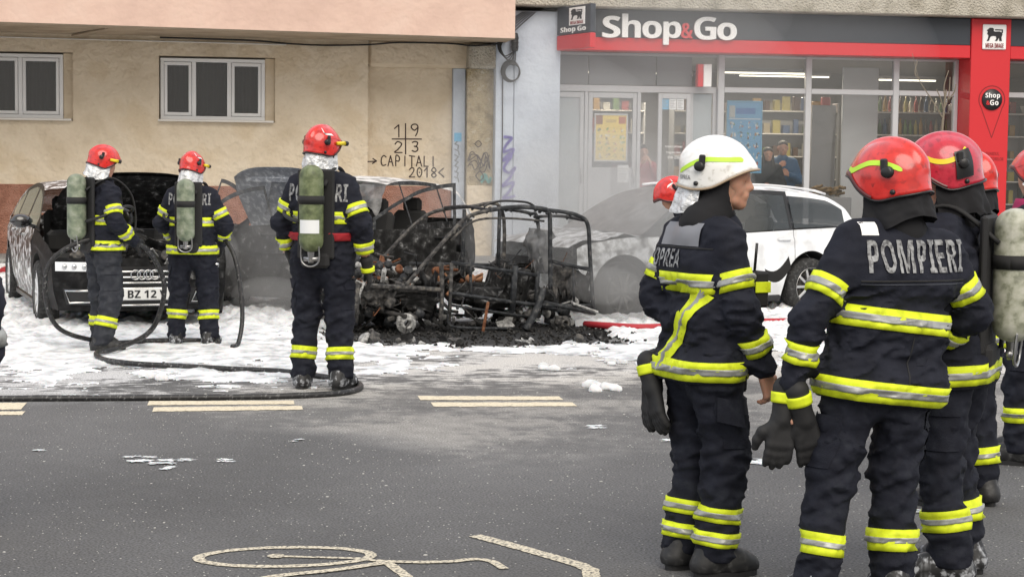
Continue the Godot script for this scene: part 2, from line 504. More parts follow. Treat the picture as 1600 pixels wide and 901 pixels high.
# ---------------------------------------------------------------- the ground
func ground_image() -> ImageTexture:
	# asphalt with the dirt that water and foam carried over it; u -6..14, d 5..28
	var n := 1024
	var a := FastNoiseLite.new(); a.seed = 5; a.frequency = 0.02; a.fractal_octaves = 5
	var b := FastNoiseLite.new(); b.seed = 9; b.frequency = 0.006; b.fractal_octaves = 4
	var ia := a.get_image(n, n).get_data()
	var ib := b.get_image(n, n).get_data()
	var g3 := FastNoiseLite.new(); g3.seed = 77; g3.frequency = 0.11; g3.fractal_octaves = 3
	var ic := g3.get_image(n, n).get_data()
	var out := PackedByteArray()
	out.resize(n * n * 3)
	var k := 0
	for j in n:
		var d := 28.0 - 23.0 * j / n
		var ja := int(j * 0.9) % n
		for i in n:
			var u := -6.0 + 20.0 * i / n
			var na := ia[ja * n + int(i * 0.38)] / 255.0          # streaks along the street
			var nb := ib[j * n + i] / 255.0
			var nc := ic[j * n + i] / 255.0
			var nd := ic[(j * 2) % n * n + int(i * .5)] / 255.0          # flecks drawn out along the street
			var edge := (nb - 0.5) * 1.6
			# dried mud: right of the middle, between the markings and the wrecks
			var wash := smoothstep(10.1, 11.2, d + edge - maxf(0.0, 1.2 - u) * 0.9) * smoothstep(-0.9, 1.0, u + edge)
			wash *= 0.25 + 0.75 * smoothstep(0.34, 0.6, na * .6 + nc * .25 + nd * .15)
			var film := smoothstep(12.6, 13.9, d + edge * .7 + (.0 if u < 1.0 else -.4)) * .9 * smoothstep(.46, .56, na * .45 + nd * .35 + nc * .2 + smoothstep(13.2, 15.5, d) * .1)
			var soot := 1.0 - smoothstep(0.6, 1.25, Vector2((u - 2.2) / 1.9, (d - 17.4) / 1.5).length() + edge * 0.35)
			var wet := smoothstep(13.2, 14.2, d + edge) * 0.5
			var v := 0.135 + (nb - 0.5) * 0.07 + (nc - .5) * .02
			v = lerpf(v, 0.095, wet)
			v = lerpf(v, 0.32 * (0.55 + 0.5 * na + .4 * nc), wash * 0.85)
			v = lerpf(v, 0.72, film)
			v = lerpf(v, 0.014 + 0.03 * na * na, soot)
			var w := wash * (1.0 - soot)
			var c := Color(v * (1.0 + 0.03 * w), v, v * (1.01 - 0.06 * w)).linear_to_srgb()
			out[k] = int(c.r * 255.0); out[k + 1] = int(c.g * 255.0); out[k + 2] = int(c.b * 255.0)
			k += 3
	return ImageTexture.create_from_image(Image.create_from_data(n, n, false, Image.FORMAT_RGB8, out))

func ground_sheet(called: String, u0, u1, d0, d1, y, m, label_kind := "structure"):
	var st := st_new()
	flat(st)
	uvquad(st, S(u0, y, d0), S(u1, y, d0), S(u1, y, d1), S(u0, y, d1))
	var o = obj(called, st, m, self, STREET)
	tag(o, "", "", "", label_kind)
	return o

func ring(c: Vector2, rx: float, ry: float, n := 40) -> Array:
	var o = []
	for i in n:
		var a := TAU * i / n
		o.append(Vector2(c.x + cos(a) * rx, c.y + sin(a) * ry))
	return o

# painted line of some width along street points (u, d), worn at its edges
func painted(st, pts, width: float, y: float, closed := false):
	flat(st)
	var n: int = pts.size()
	var L = []
	var R = []
	for i in n:
		var t: Vector2 = (pts[(i + 1) % n] - pts[(i + n - 1) % n]) if closed else (pts[mini(i + 1, n - 1)] - pts[maxi(i - 1, 0)])
		var s := Vector2(-t.y, t.x).normalized() * width * 0.5
		var j1 := 1.0 + rng.randf_range(-0.12, 0.1)
		var j2 := 1.0 + rng.randf_range(-0.12, 0.1)
		L.append(pts[i] + s * j1)
		R.append(pts[i] - s * j2)
	for i in (n if closed else n - 1):
		var k := (i + 1) % n
		quad(st, S(L[i].x, y, L[i].y), S(R[i].x, y, R[i].y), S(R[k].x, y, R[k].y), S(L[k].x, y, L[k].y))

func dense(pts, step := 0.03) -> Array:
	var o = []
	for i in pts.size() - 1:
		var n := maxi(1, int(pts[i].distance_to(pts[i + 1]) / step))
		for k in n: o.append(pts[i].lerp(pts[i + 1], float(k) / n))
	o.append(pts[-1])
	return o

func foam_amount(u: float, d: float) -> float:
	var w := fine.get_noise_2d(u * 60.0, d * 28.0)            # broad
	var l := lacy.get_noise_2d(u * 70.0, d * 90.0)           # lace
	var front := 14.0
	if u > 0.8: front = lerpf(14.2, 15.6, smoothstep(0.8, 2.0, u))
	if u > 3.2: front = lerpf(15.6, 15.2, smoothstep(3.2, 4.0, u))
	var e := d - front + w * 1.3
	var t := lerpf(-0.5, 0.85, smoothstep(-1.1, 1.9, e))
	t += l * 0.85 + w * 0.15
	var soot := Vector2((u - 2.15) / 1.55, (d - 17.35) / (1.15 if d < 17.35 else 2.0)).length()
	t -= 1.6 * (1.0 - smoothstep(0.75, 1.12, soot + w * 0.22 + l * 0.12))
	return t

func build_ground():
	var a: StandardMaterial3D = M["asphalt"]
	a.albedo_color = Color.WHITE
	a.albedo_texture = ground_image()
	a.detail_enabled = true
	a.detail_blend_mode = BaseMaterial3D.BLEND_MODE_MUL
	a.detail_albedo = noise_tex(1024, 0.14, 3, [[.25, [.42, .42, .42]], [.45, [.72, .72, .72]], [.6, [.9, .9, .9]], [.72, [1, 1, 1]]], 51)
	a.detail_normal = noise_tex(1024, 0.14, 3, null, 51, 9.0)
	a.detail_uv_layer = BaseMaterial3D.DETAIL_UV_2
	a.uv2_triplanar = true
	a.uv2_scale = Vector3.ONE * 0.42
	ground_sheet("road", -6.0, 14.0, 5.0, 28.0, 0.0, a)
	var far = textured(mat("asphalt_far", [.1, .1, .1], .85), noise_tex(512, 0.05, 4, [[.2, [.08, .08, .08]], [.7, [.11, .11, .11]]], 52), .5)
	var st := st_new()
	flat(st)
	for r in [[-90, -6, -60, 28.0], [14, 90, -60, 28.0], [-6, 14, -60, 5.0], [-90, 90, 28.0, 120]]:
		uvquad(st, S(r[0], -.002, r[2]), S(r[1], -.002, r[2]), S(r[1], -.002, r[3]), S(r[0], -.002, r[3]))
	tag(obj("ground", st, far, self, STREET), "", "", "", "structure")
	# pavement and kerb
	st = st_new()
	span_box(st, S(-60, -.1, 31.0), S(60, .15, 27.78), 0.004)
	tag(obj("pavement", st, M["pavement"], self, STREET), "", "", "", "structure")
	var kerb := Node3D.new()
	kerb.name = "kerb"
	add_child(kerb)
	kerb.transform = STREET
	tag(kerb, "", "", "", "structure")
	for i in 22:
		st = st_new()
		var u := -7.0 + i * 1.0
		span_box(st, S(u + .006, -.1, 27.775), S(u + .994, .145 + rng.randf_range(-.004, .004), 27.6), 0.015)
		obj("kerb_stone", st, M["kerb_stone"], kerb)
	# the markings
	var bands = [
		[[-1.9, 12.70, 12.36], [-1.52, 12.70, 12.36], "cream dash of the upper painted line at the left edge"],
		[[-1.85, 12.27, 12.10], [-1.48, 12.27, 12.10], "cream dash of the lower painted line at the left edge"],
		[[-.69, 12.74, 12.52], [.32, 12.70, 12.51], "upper cream dash painted in front of the olive tank firefighter"],
		[[-.64, 12.42, 12.20], [.37, 12.42, 12.24], "lower cream dash painted in front of the olive tank firefighter"],
		[[1.22, 12.90, 12.68], [2.25, 12.82, 12.62], "upper cream dash painted in front of the burnt microcar"],
		[[1.28, 12.55, 12.33], [2.29, 12.50, 12.30], "lower cream dash painted in front of the burnt microcar"]]
	for b in bands:
		st = st_new()
		var p = []
		for k in 33:
			var w := k / 32.0
			p.append(Vector3(lerpf(b[0][0], b[1][0], w), lerpf(b[0][1], b[1][1], w) + rng.randf_range(-.012, .012), lerpf(b[0][2], b[1][2], w) + rng.randf_range(-.012, .012)))
		flat(st)
		for k in 32:
			quad(st, S(p[k].x, .004, p[k].z), S(p[k + 1].x, .004, p[k + 1].z), S(p[k + 1].x, .004, p[k + 1].y), S(p[k].x, .004, p[k].y))
		tag(obj("road_marking", st, M["road_paint_fresh"], self, STREET), b[2], "road marking", "dashes along the cycle lane")
	st = st_new()
	painted(st, ring(Vector2(.16, 7.69), .37, .185, 72), .05, .004, true)
	painted(st, dense([Vector2(.12, 7.70), Vector2(.47, 7.625), Vector2(.545, 7.57)]), .03, .0046)
	painted(st, dense(ring(Vector2(.12, 7.70), .02, .02, 10)), .04, .0052)
	painted(st, dense(spline([Vector2(.545, 7.57), Vector2(.7, 7.53), Vector2(.85, 7.525), Vector2(.96, 7.56), Vector2(1.03, 7.52), Vector2(1.07, 7.37)], 5)), .045, .0049)
	painted(st, dense([Vector2(.59, 7.53), Vector2(.63, 7.36), Vector2(.72, 6.9)]), .05, .0043)
	painted(st, dense(spline([Vector2(-.1, 7.2), Vector2(.15, 7.34), Vector2(.35, 7.41), Vector2(.58, 7.53)], 5)), .05, .0055)
	tag(obj("bicycle_symbol", st, M["road_paint"], self, STREET), "cream painted bicycle symbol with round wheel on the near asphalt", "road marking")
	st = st_new()
	painted(st, dense([Vector2(1.03, 8.05), Vector2(1.22, 7.74), Vector2(1.40, 7.42), Vector2(1.43, 7.32), Vector2(1.38, 7.0)], .02), .075, .004)
	tag(obj("arrow_marking", st, M["road_paint"], self, STREET), "cream bent arrow stroke painted right of the bicycle symbol", "road marking")
	build_foam()
	build_grit()

func build_foam():
	var u0 := -5.0
	var u1 := 9.0
	var d0 := 13.0
	var d1 := 27.55
	var nu := 620
	var nd := 300
	var H := PackedFloat32Array()
	H.resize((nu + 1) * (nd + 1))
	for j in nd + 1:
		var d := d0 + (d1 - d0) * pow(float(j) / nd, 1.35)
		for i in nu + 1:
			var u := u0 + (u1 - u0) * i / nu
			var t := foam_amount(u, d)
			var deep := smoothstep(0.15, 1.1, t)
			var bank := smoothstep(16.0, 19.0, d)
			H[j * (nu + 1) + i] = -1.0 if t < 0.0 else 0.003 + 0.01 * smoothstep(0.0, 0.5, t) + deep * (0.012 + 0.055 * bank) * (1.0 + 0.9 * fine.get_noise_2d(u * 210.0, d * 120.0)) + 0.012 * fold.get_noise_2d(u * 420.0, d * 300.0) * deep
	var V := PackedVector3Array()
	var I := PackedInt32Array()
	var ix := PackedInt32Array()
	ix.resize(H.size())
	ix.fill(-1)
	for j in nd:
		for i in nu:
			var q = [j * (nu + 1) + i, j * (nu + 1) + i + 1, (j + 1) * (nu + 1) + i + 1, (j + 1) * (nu + 1) + i]
			var c := 0
			for k in q:
				if H[k] > 0.0: c += 1
			if c < 3: continue
			for k in q:
				if ix[k] < 0:
					ix[k] = V.size()
					var jj: int = k / (nu + 1)
					V.append(S(u0 + (u1 - u0) * (k % (nu + 1)) / nu, maxf(H[k], -0.002), d0 + (d1 - d0) * pow(float(jj) / nd, 1.35)))
			I.append_array(PackedInt32Array([ix[q[0]], ix[q[2]], ix[q[1]], ix[q[0]], ix[q[3]], ix[q[2]]]))
	var arr = []
	arr.resize(Mesh.ARRAY_MAX)
	arr[Mesh.ARRAY_VERTEX] = V
	arr[Mesh.ARRAY_INDEX] = I
	var st := SurfaceTool.new()
	st.create_from_arrays(arr)
	tag(obj("foam", st, M["foam"], self, STREET), "white fire-fighting foam spread over the road around the cars", "foam", "", "stuff")
	# loose lumps that lie apart on the asphalt
	for p in [[2.64, 13.25, .11, "white foam lump on the muddy asphalt right of the dashes"], [-.74, 14.08, .09, "small white foam lump on the road near the left dashes"], [2.45, 14.5, .07, "small foam lump before the burnt microcar's rear"], [3.1, 14.9, .08, "foam lump beside the white helmet firefighter's back"]]:
		var bones = []
		for q in 7:
			var a := Vector3(rng.randf_range(-1, 1) * p[2], .012, rng.randf_range(-1, 1) * p[2] * 1.6)
			bones.append([a, a + Vector3(.03, .0, .02), rng.randf_range(.2, .45) * p[2], rng.randf_range(.2, .4) * p[2]])
		var m = sdf_mesh(bones, 0.03, 0.008, 0.008, Vector3(90, 90, 90), [Plane(Vector3.DOWN, -0.001)])
		tag(put("foam_lump", m, M["foam"], self, STREET * Transform3D(Basis(), S(p[0], 0, p[1]))), p[3], "foam")
	# thin smears on the clean asphalt
	var st2 := st_new()
	flat(st2)
	for p in [[-.62, 10.27, .1], [-.45, 10.12, .12], [-.35, 10.25, .07], [-.12, 10.2, .06], [-.42, 9.95, .06], [2.9, 9.9, .12], [3.35, 8.3, .16], [3.1, 8.2, .08], [-1.2, 10.6, .06], [.3, 10.9, .05], [2.2, 11.3, .1], [2.6, 10.7, .07]]:
		for part in 4:
			var pts := PackedVector2Array()
			var c := Vector2(p[0] + rng.randf_range(-.6, .6) * p[2], p[1] + rng.randf_range(-1, 1) * p[2])
			for q in 22:
				var a := TAU * q / 22
				var r: float = p[2] * .55 * (0.6 + 0.9 * fold.get_noise_2d(cos(a) * 200.0 + c.x * 900.0, sin(a) * 200.0))
				pts.append(Vector2(cos(a) * r * 1.3, sin(a) * r))
			for q in Geometry2D.triangulate_polygon(pts): st2.add_vertex(S(c.x + pts[q].x, .004 + .0012 * part, c.y + pts[q].y))
	tag(obj("foam_smears", st2, M["foam"], self, STREET), "thin white foam smears scattered on the clean grey asphalt", "foam", "", "stuff")

func build_grit():
	# pale grains and specks of foam lying about on the asphalt
	var st := st_new()
	flat(st)
	for i in 3 : tri(st, Vector3.ZERO, Vector3(1, 0, .2), Vector3(.4, 0, 1))
	var b := st_new()
	lathe(b, [Vector2(0, .5), Vector2(.4, .3), Vector2(.5, 0)], 5)
	var mm := MultiMesh.new()
	mm.transform_format = MultiMesh.TRANSFORM_3D
	mm.mesh = done(b)
	var n := 9000
	mm.instance_count = n
	for i in n:
		var d := 5.5 + 8.5 * pow(rng.randf(), 1.1)
		var u := rng.randf_range(-4.0, 6.0)
		var s := rng.randf_range(.003, .007) * (1.0 if rng.randf() < .95 else 1.9)
		mm.set_instance_transform(i, Transform3D(Basis(Vector3.UP, rng.randf() * TAU).scaled(Vector3(s * rng.randf_range(.8, 1.8), s * .8, s)), S(u, .001, d)))
	var o := MultiMeshInstance3D.new()
	o.name = "grit"
	o.multimesh = mm
	o.material_override = mat("grit_pale", [.42, .42, .4], .9)
	o.transform = STREET
	add_child(o)
	tag(o, "pale grit and foam specks scattered over the asphalt", "grit", "", "stuff")

# ---------------------------------------------------------------- buildings
func ribbon(st, pts, width: float, d: float):      # a drawn stroke on a wall, points (u, v)
	flat(st)
	var n: int = pts.size()
	for i in n - 1:
		var t: Vector2 = (pts[i + 1] - pts[i]).normalized()
		var s := Vector2(-t.y, t.x) * width * 0.5
		var a: Vector2 = pts[i] - t * width * .3
		var b: Vector2 = pts[i + 1] + t * width * .3
		quad(st, S(a.x + s.x, a.y + s.y, d), S(b.x + s.x, b.y + s.y, d), S(b.x - s.x, b.y - s.y, d), S(a.x - s.x, a.y - s.y, d))

const STROKES := {
	"1": [[.1, .7, .6, 1, .6, 0]],
	"9": [[.85, .75, .5, .5, .15, .7, .3, .98, .7, 1, .88, .75, .8, .3, .6, 0]],
	"2": [[.1, .75, .35, 1, .75, .9, .8, .65, .4, .3, .05, .02, .9, .05]],
	"3": [[.15, .9, .5, 1, .8, .85, .7, .6, .4, .52, .75, .45, .85, .2, .5, 0, .1, .1]],
	"C": [[.9, .85, .55, 1, .15, .75, .1, .3, .4, .02, .9, .12]],
	"A": [[.02, 0, .5, 1, .95, 0], [.2, .38, .8, .4]],
	"P": [[.15, 0, .18, 1, .7, .95, .8, .7, .6, .52, .2, .5]],
	"I": [[.5, 0, .5, 1]],
	"T": [[.5, 0, .5, 1], [0, 1, 1, .98]],
	"L": [[.2, 1, .15, 0, .9, .04]],
	"0": [[.5, 1, .15, .75, .15, .3, .5, 0, .85, .3, .85, .75, .5, 1], [.45, .5, .55, .5]],
	"8": [[.5, .52, .15, .75, .5, 1, .85, .75, .5, .52, .1, .25, .5, 0, .9, .25, .5, .52]],
	">": [[0, .45, 1, .5], [.6, .8, 1, .5, .55, .2]],
	"<": [[1, .1, .1, .55, .9, .95], [.1, .55, 1, .0]]}

func scrawl(st, text: String, u: float, v: float, w: float, h: float, gap: float, d: float, width := .02):
	for c in text:
		for s in STROKES[c]:
			var p = []
			for i in range(0, s.size(), 2):
				p.append(Vector2(u + s[i] * w + rng.randf_range(-.004, .004), v + s[i + 1] * h + rng.randf_range(-.006, .006)))
			ribbon(st, spline(p, 5) if p.size() > 3 else p, width, d + rng.randf_range(0, .0008))
		u += w + gap

func house_window(parent, u0: float, u1: float, v0: float, v1: float, cuts: Array, d: float):
	var w := Node3D.new()
	w.name = "window"
	parent.add_child(w, true)
	var st := st_new()
	for r in [[u0, v0, u1, v0 + .06], [u0, v1 - .06, u1, v1]]:
		span_box(st, S(r[0], r[1], d + .07), S(r[2], r[3], d), .006)
	var posts = [u0] + cuts + [u1]
	for i in posts.size():
		var c: float = posts[i]
		var a := c if i == 0 else (c - .06 if i == posts.size() - 1 else c - .035)
		span_box(st, S(a, v0 + .06, d + .07), S(a + (.06 if i in [0, posts.size() - 1] else .07), v1 - .06, d), .006)
	obj("frame", st, M["upvc"], w)
	for i in posts.size() - 1:
		var a: float = posts[i] + (.06 if i == 0 else .035)
		var b: float = posts[i + 1] - (.06 if i == posts.size() - 2 else .035)
		if i != 1 or posts.size() == 3:
			st = st_new()
			for r in [[a + .004, v0 + .064, b - .004, v0 + .115], [a + .004, v1 - .115, b - .004, v1 - .064], [a + .004, v0 + .115, a + .05, v1 - .115], [b - .05, v0 + .115, b - .004, v1 - .115]]:
				span_box(st, S(r[0], r[1], d + .04), S(r[2], r[3], d - .018), .006)
			obj("sash", st, M["upvc"], w)
		st = st_new()
		span_box(st, S(a + .01, v0 + .07, d + .035), S(b - .01, v1 - .07, d + .028))
		obj("pane", st, M["house_glass"], w)
	st = st_new()
	span_box(st, S(u0 - .03, v0 - .035, d + .1), S(u1 + .14, v0 - .002, d - .2), .006)
	obj("sill", st, M["sill"], w)
	st = st_new()
	sheet(st, 220, 1, func(s, t): return S(lerpf(u0 + .02, u1 - .02, s), lerpf(v0, v1, t), d + .22 + .035 * sin(s * (u1 - u0) * 46.0 + 1.5 * sin(s * 9.0))))
	obj("curtain", st, M["curtain"], w)

func build_apartments():
	var b = thing("apartment_building", STREET, "cream plastered apartment block with terracotta base and pink overhang", "building")
	var D := 29.3
	var st := st_new()
	# wall pieces round the two windows
	for r in [[-14.0, -4.62], [-2.76, -1.42], [.42, 1.92]]:
		span_box(st, S(r[0], 1.25, D + .35), S(r[1], 3.66, D))
	for r in [[-4.62, -2.76, 1.25, 2.26], [-4.62, -2.76, 3.34, 3.66], [-1.42, .42, 1.25, 2.28], [-1.42, .42, 3.32, 3.66]]:
		span_box(st, S(r[0], r[2], D + .35), S(r[1], r[3], D))
	obj("wall", st, M["plaster"], b)
	st = st_new()
	span_box(st, S(-14, .1, D + .35), S(1.9, 1.25, D - .02), .01)
	obj("base", st, M["terracotta"], b)
	house_window(b, -4.60, -2.92, 2.295, 3.31, [-3.58], D + .07)
	house_window(b, -1.40, .26, 2.31, 3.29, [-.87, -.31], D + .07)
	st = st_new()
	span_box(st, S(.262, 2.29, D + .3), S(.418, 3.31, D + .1), .004)
	obj("jamb_filling", st, M["plaster"], b)
	st = st_new()
	span_box(st, S(-2.918, 2.27, D + .3), S(-2.762, 3.33, D + .1), .004)
	obj("jamb_filling", st, M["plaster"], b)
	st = st_new()
	span_box(st, S(-14, .1, D + 2.2), S(1.9, 3.66, D + 2.0))
	obj("room_wall", st, M["window_dark"], b)
	# the bay that was bricked up
	st = st_new()
	span_box(st, S(1.9, 1.28, D + .6), S(3.32, 3.24, D + .22))
	obj("bay_panel", st, M["plaster"], b)
	st = st_new()
	span_box(st, S(1.9, .1, D + .6), S(3.32, 1.279, D + .2), .01)
	obj("bay_base", st, M["terracotta"], b)
	st = st_new()
	span_box(st, S(1.925, 3.215, D + .6), S(3.62, 3.66, D + .06), .05)
	obj("lintel_box", st, M["plaster"], b)
	st = st_new()
	span_box(st, S(3.325, .1, D + .5), S(3.53, 3.213, D + .1), .012)
	obj("pilaster_strip", st, M["pier_paint"], b)
	# overhanging storey: nearer at its left end
	st = st_new()
	flat(st)
	var fr = func(u): return 27.9 + (u - 4.1) * .145
	var u0 := -14.0
	var u1 := 4.12
	quad(st, S(u0, 3.62, fr.call(u0)), S(u1, 3.62, fr.call(u1)), S(u1, 9.0, fr.call(u1)), S(u0, 9.0, fr.call(u0)))
	quad(st, S(u1, 3.62, fr.call(u1)), S(u1, 3.62, 33.0), S(u1, 9.0, 33.0), S(u1, 9.0, fr.call(u1)))
	quad(st, S(u0, 9, fr.call(u0)), S(u1, 9, fr.call(u1)), S(u1, 9, 33), S(u0, 9, 33))
	obj("overhang_wall", st, M["pink_plaster"], b)
	st = st_new()
	flat(st)
	quad(st, S(u0, 3.605, fr.call(u0) + .05), S(u1 - .02, 3.605, fr.call(u1) + .05), S(u1 - .02, 3.63, 29.6), S(u0, 3.63, 29.6))
	quad(st, S(u0, 3.62, fr.call(u0)), S(u1, 3.62, fr.call(u1)), S(u1, 3.605, fr.call(u1) + .05), S(u0, 3.605, fr.call(u0) + .05))
	obj("soffit", st, M["soffit"], b)
	st = st_new()
	bar(st, S(-2.75, 3.6, 29.2), S(-2.1, 3.605, 27.5), .05, .03)
	obj("soffit_batten", st, M["soffit"], b)
	# writing on the bay
	st = st_new()
	var gd := D + .217
	scrawl(st, "1", 2.36, 2.08, .14, .2, .05, gd)
	scrawl(st, "9", 2.63, 2.1, .15, .19, .05, gd)
	ribbon(st, [Vector2(2.335, 2.045), Vector2(2.82, 2.05)], .02, gd - .001)
	ribbon(st, [Vector2(2.555, 2.3), Vector2(2.56, 1.8)], .02, gd - .0015)
	scrawl(st, "2", 2.37, 1.82, .15, .18, .05, gd)
	scrawl(st, "3", 2.65, 1.84, .13, .17, .05, gd)
	scrawl(st, ">", 1.93, 1.62, .15, .12, .05, gd)
	scrawl(st, "CAPITALI", 2.15, 1.6, .095, .17, .022, gd, .019)
	scrawl(st, "2018<", 2.62, 1.42, .1, .16, .02, gd, .019)
	obj("graffiti", st, M["graffiti_brown"], b)
	# rough pier beside the shop
	var p = thing("rough_pier", STREET, "weathered beige plaster pier with black scribbles beside the grey pier", "pier")
	st = st_new()
	var cols := 14
	var rows := 60
	sheet(st, cols, rows, func(s, t):
		var u := lerpf(3.54, 3.97, s)
		var v := lerpf(1.3, 3.2, t)
		return S(u, v, 29.22 + .03 * fold.get_noise_2d(u * 220.0, v * 90.0) + (.02 if fine.get_noise_2d(u * 90.0, v * 60.0) > .12 else 0.0)))
	span_box(st, S(3.54, .1, 29.7), S(3.97, 3.2, 29.28))
	obj("shaft", st, M["rough_pier"], p)
	st = st_new()
	span_box(st, S(3.542, .1, 29.6), S(3.968, 1.3, 29.2), .01)
	obj("lower_block", st, M["plaster"], p)
	st = st_new()
	span_box(st, S(3.535, 3.2, 29.7), S(4.02, 3.6, 29.0), .04)
	obj("capital", st, M["concrete"], p)
	st = st_new()
	for k in 5:
		var q = []
		for i in 7: q.append(Vector2(3.57 + i * .055 + rng.randf_range(-.03, .03), 1.62 + k * .03 + rng.randf_range(-.14, .14)))
		ribbon(st, spline(q, 6), .014, 29.165 - k * .001)
	ribbon(st, spline([Vector2(3.66, 1.98), Vector2(3.72, 2.03), Vector2(3.77, 1.98), Vector2(3.72, 1.93), Vector2(3.66, 1.98)], 6), .016, 29.16)
	ribbon(st, spline([Vector2(3.68, 1.46), Vector2(3.75, 1.53), Vector2(3.81, 1.45), Vector2(3.75, 1.38), Vector2(3.68, 1.46)], 6), .016, 29.16)
	obj("graffiti", st, M["graffiti_brown"], p)
	st = st_new()
	for k in 3:
		st = st_new()
		ribbon(st, spline([Vector2(3.78, 1.36 + k * .04), Vector2(3.84, 1.42 + k * .03), Vector2(3.9, 1.36), Vector2(3.93, 1.43)], 4), .04, 29.163 - k * .001)
		obj("graffiti", st, M["graffiti_teal"], p)
	st = st_new()
	for k in 8: ribbon(st, [Vector2(3.36 + rng.randf_range(0, .1), 1.35 + k * .09), Vector2(3.42, 1.41 + k * .09), Vector2(3.36, 1.44 + k * .09)], .018, D + .096)
	obj("graffiti", st, M["graffiti_grey"], b)
	st = st_new()
	span_box(st, S(3.35, 2.02, D + .1), S(3.47, 2.16, D + .093))
	obj("sticker", st, M["paper_blue"], b)
	# grey-blue pier
	p = thing("painted_pier", STREET, "pale blue-grey painted pier with violet tag between flats and shop", "pier")
	st = st_new()
	span_box(st, S(3.972, .1, 29.9), S(4.27, 4.14, 28.98), .01)
	obj("side_panel", st, M["pier_paint"], p)
	st = st_new()
	span_box(st, S(4.274, .1, 29.9), S(5.03, 4.14, 28.96), .01)
	obj("front_panel", st, M["pier_paint"], p)
	st = st_new()
	ribbon(st, spline([Vector2(4.12, 2.1), Vector2(4.24, 2.08), Vector2(4.16, 1.98), Vector2(4.11, 1.86), Vector2(4.27, 1.9), Vector2(4.2, 1.76), Vector2(4.1, 1.72), Vector2(4.22, 1.84)], 6), .042, 28.953)
	obj("graffiti", st, M["graffiti_violet"], p)
	st = st_new()
	ribbon(st, spline([Vector2(4.24, 1.78), Vector2(4.12, 1.6), Vector2(4.2, 1.52), Vector2(4.3, 1.6), Vector2(4.22, 1.44), Vector2(4.1, 1.3), Vector2(4.28, 1.36), Vector2(4.2, 1.2), Vector2(4.12, 1.1), Vector2(4.3, 1.14)], 6), .042, 28.951)
	obj("graffiti", st, M["graffiti_violet"], p)
	# wiring on the pier
	var c = thing("cable_coil", STREET, "coil of black cable hanging on the pale pier below junction box", "cable")
	for k in 4:
		st = st_new()
		var pts = []
		var rr := .155 - k * .012
		for i in 36:
			var a := TAU * i / 36
			pts.append(S(4.2 + cos(a) * rr * (.95 + .03 * k) + k * .01, 3.16 + sin(a) * rr * 1.12 - k * .006, 28.92 - k * .012))
		tube(st, pts, .011, 6, true)
		obj("loop", st, M["cable"], c)
	c = thing("junction_box", STREET, "black cable splice closure with wires at the top of pier", "junction box")
	st = st_new()
	lathe(st, [Vector2(0, -.14), Vector2(.05, -.14), Vector2(.06, -.1), Vector2(.06, .1), Vector2(.045, .15), Vector2(0, .15)], 14, Transform3D(Basis(), S(4.26, 3.62, 28.87)))
	for k in 3: lathe(st, [Vector2(.061, -.01), Vector2(.068, -.008), Vector2(.068, .008), Vector2(.061, .01)], 14, Transform3D(Basis(), S(4.26, 3.55 + k * .07, 28.87)))
	obj("closure", st, M["black_plastic"], c)
	st = st_new()
	for k in 6:
		tube(st, spline([S(4.26 + rng.randf_range(-.05, .05), 3.5, 28.88 - k * .004), S(4.1 + k * .03, 3.4 - k * .03, 28.9), S(3.98 + k * .01, 3.55, 28.85), S(4.05 + k * .05, 3.85, 28.86), S(4.4 + k * .04, 4.12, 28.9)], 6), .009, 5)
	obj("wires", st, M["cable"], c)
	c = thing("wall_cable", STREET, "thin pale and black cable running under the pink overhang", "cable")
	st = st_new()
	tube(st, spline([S(-6, 3.575, 29.27), S(-3.9, 3.56, 29.27), S(-2.5, 3.55, 29.27), S(-.5, 3.54, 29.27), S(0.6, 3.53, 29.27)], 6), .012, 6)
	obj("pale_cable", st, M["sill"], c)
	st = st_new()
	tube(st, spline([S(-1.4, 3.6, 29.2), S(0, 3.585, 29.22), S(.6, 3.55, 29.25), S(1.2, 3.535, 29.26), S(1.93, 3.56, 29.25), S(2.4, 3.6, 29.2), S(3.2, 3.6, 29.15), S(3.6, 3.56, 28.95), S(4.0, 3.6, 28.9)], 6), .014, 6)
	tube(st, [S(4.08, 3.1, 28.955), S(4.09, 2.0, 28.955), S(4.06, .3, 28.955)], .009, 6)
	obj("black_cable", st, M["cable"], c)

const LION := [[.02, .0], [.16, .02], [.2, .22], [.26, .36], [.4, .4], [.56, .38], [.6, .2], [.52, .04], [.64, .02], [.7, .18], [.74, .3], [.78, .02], [.92, .02], [.88, .3], [.94, .5], [.9, .66], [.76, .74], [.5, .72], [.42, .76], [.42, .94], [.34, 1.0], [.18, 1.0], [.1, .9], [.02, .82], [.08, .7], [.04, .56], [.12, .44], [.1, .2]]

func lion(w: float, h: float, depth: float) -> ArrayMesh:
	var pts := PackedVector2Array()
	for q in LION: pts.append(Vector2((q[0] - .5) * w, (q[1] - .5) * h))
	var st := st_new()
	plate(st, pts, depth)
	# the tail is a bar that runs back along the top
	plate(st, PackedVector2Array([Vector2(.0 * w, .4 * h), Vector2(.46 * w, .4 * h), Vector2(.46 * w, .12 * h), Vector2(.4 * w, .12 * h), Vector2(.4 * w, .32 * h), Vector2(.0 * w, .32 * h)]), depth)
	return done(st)

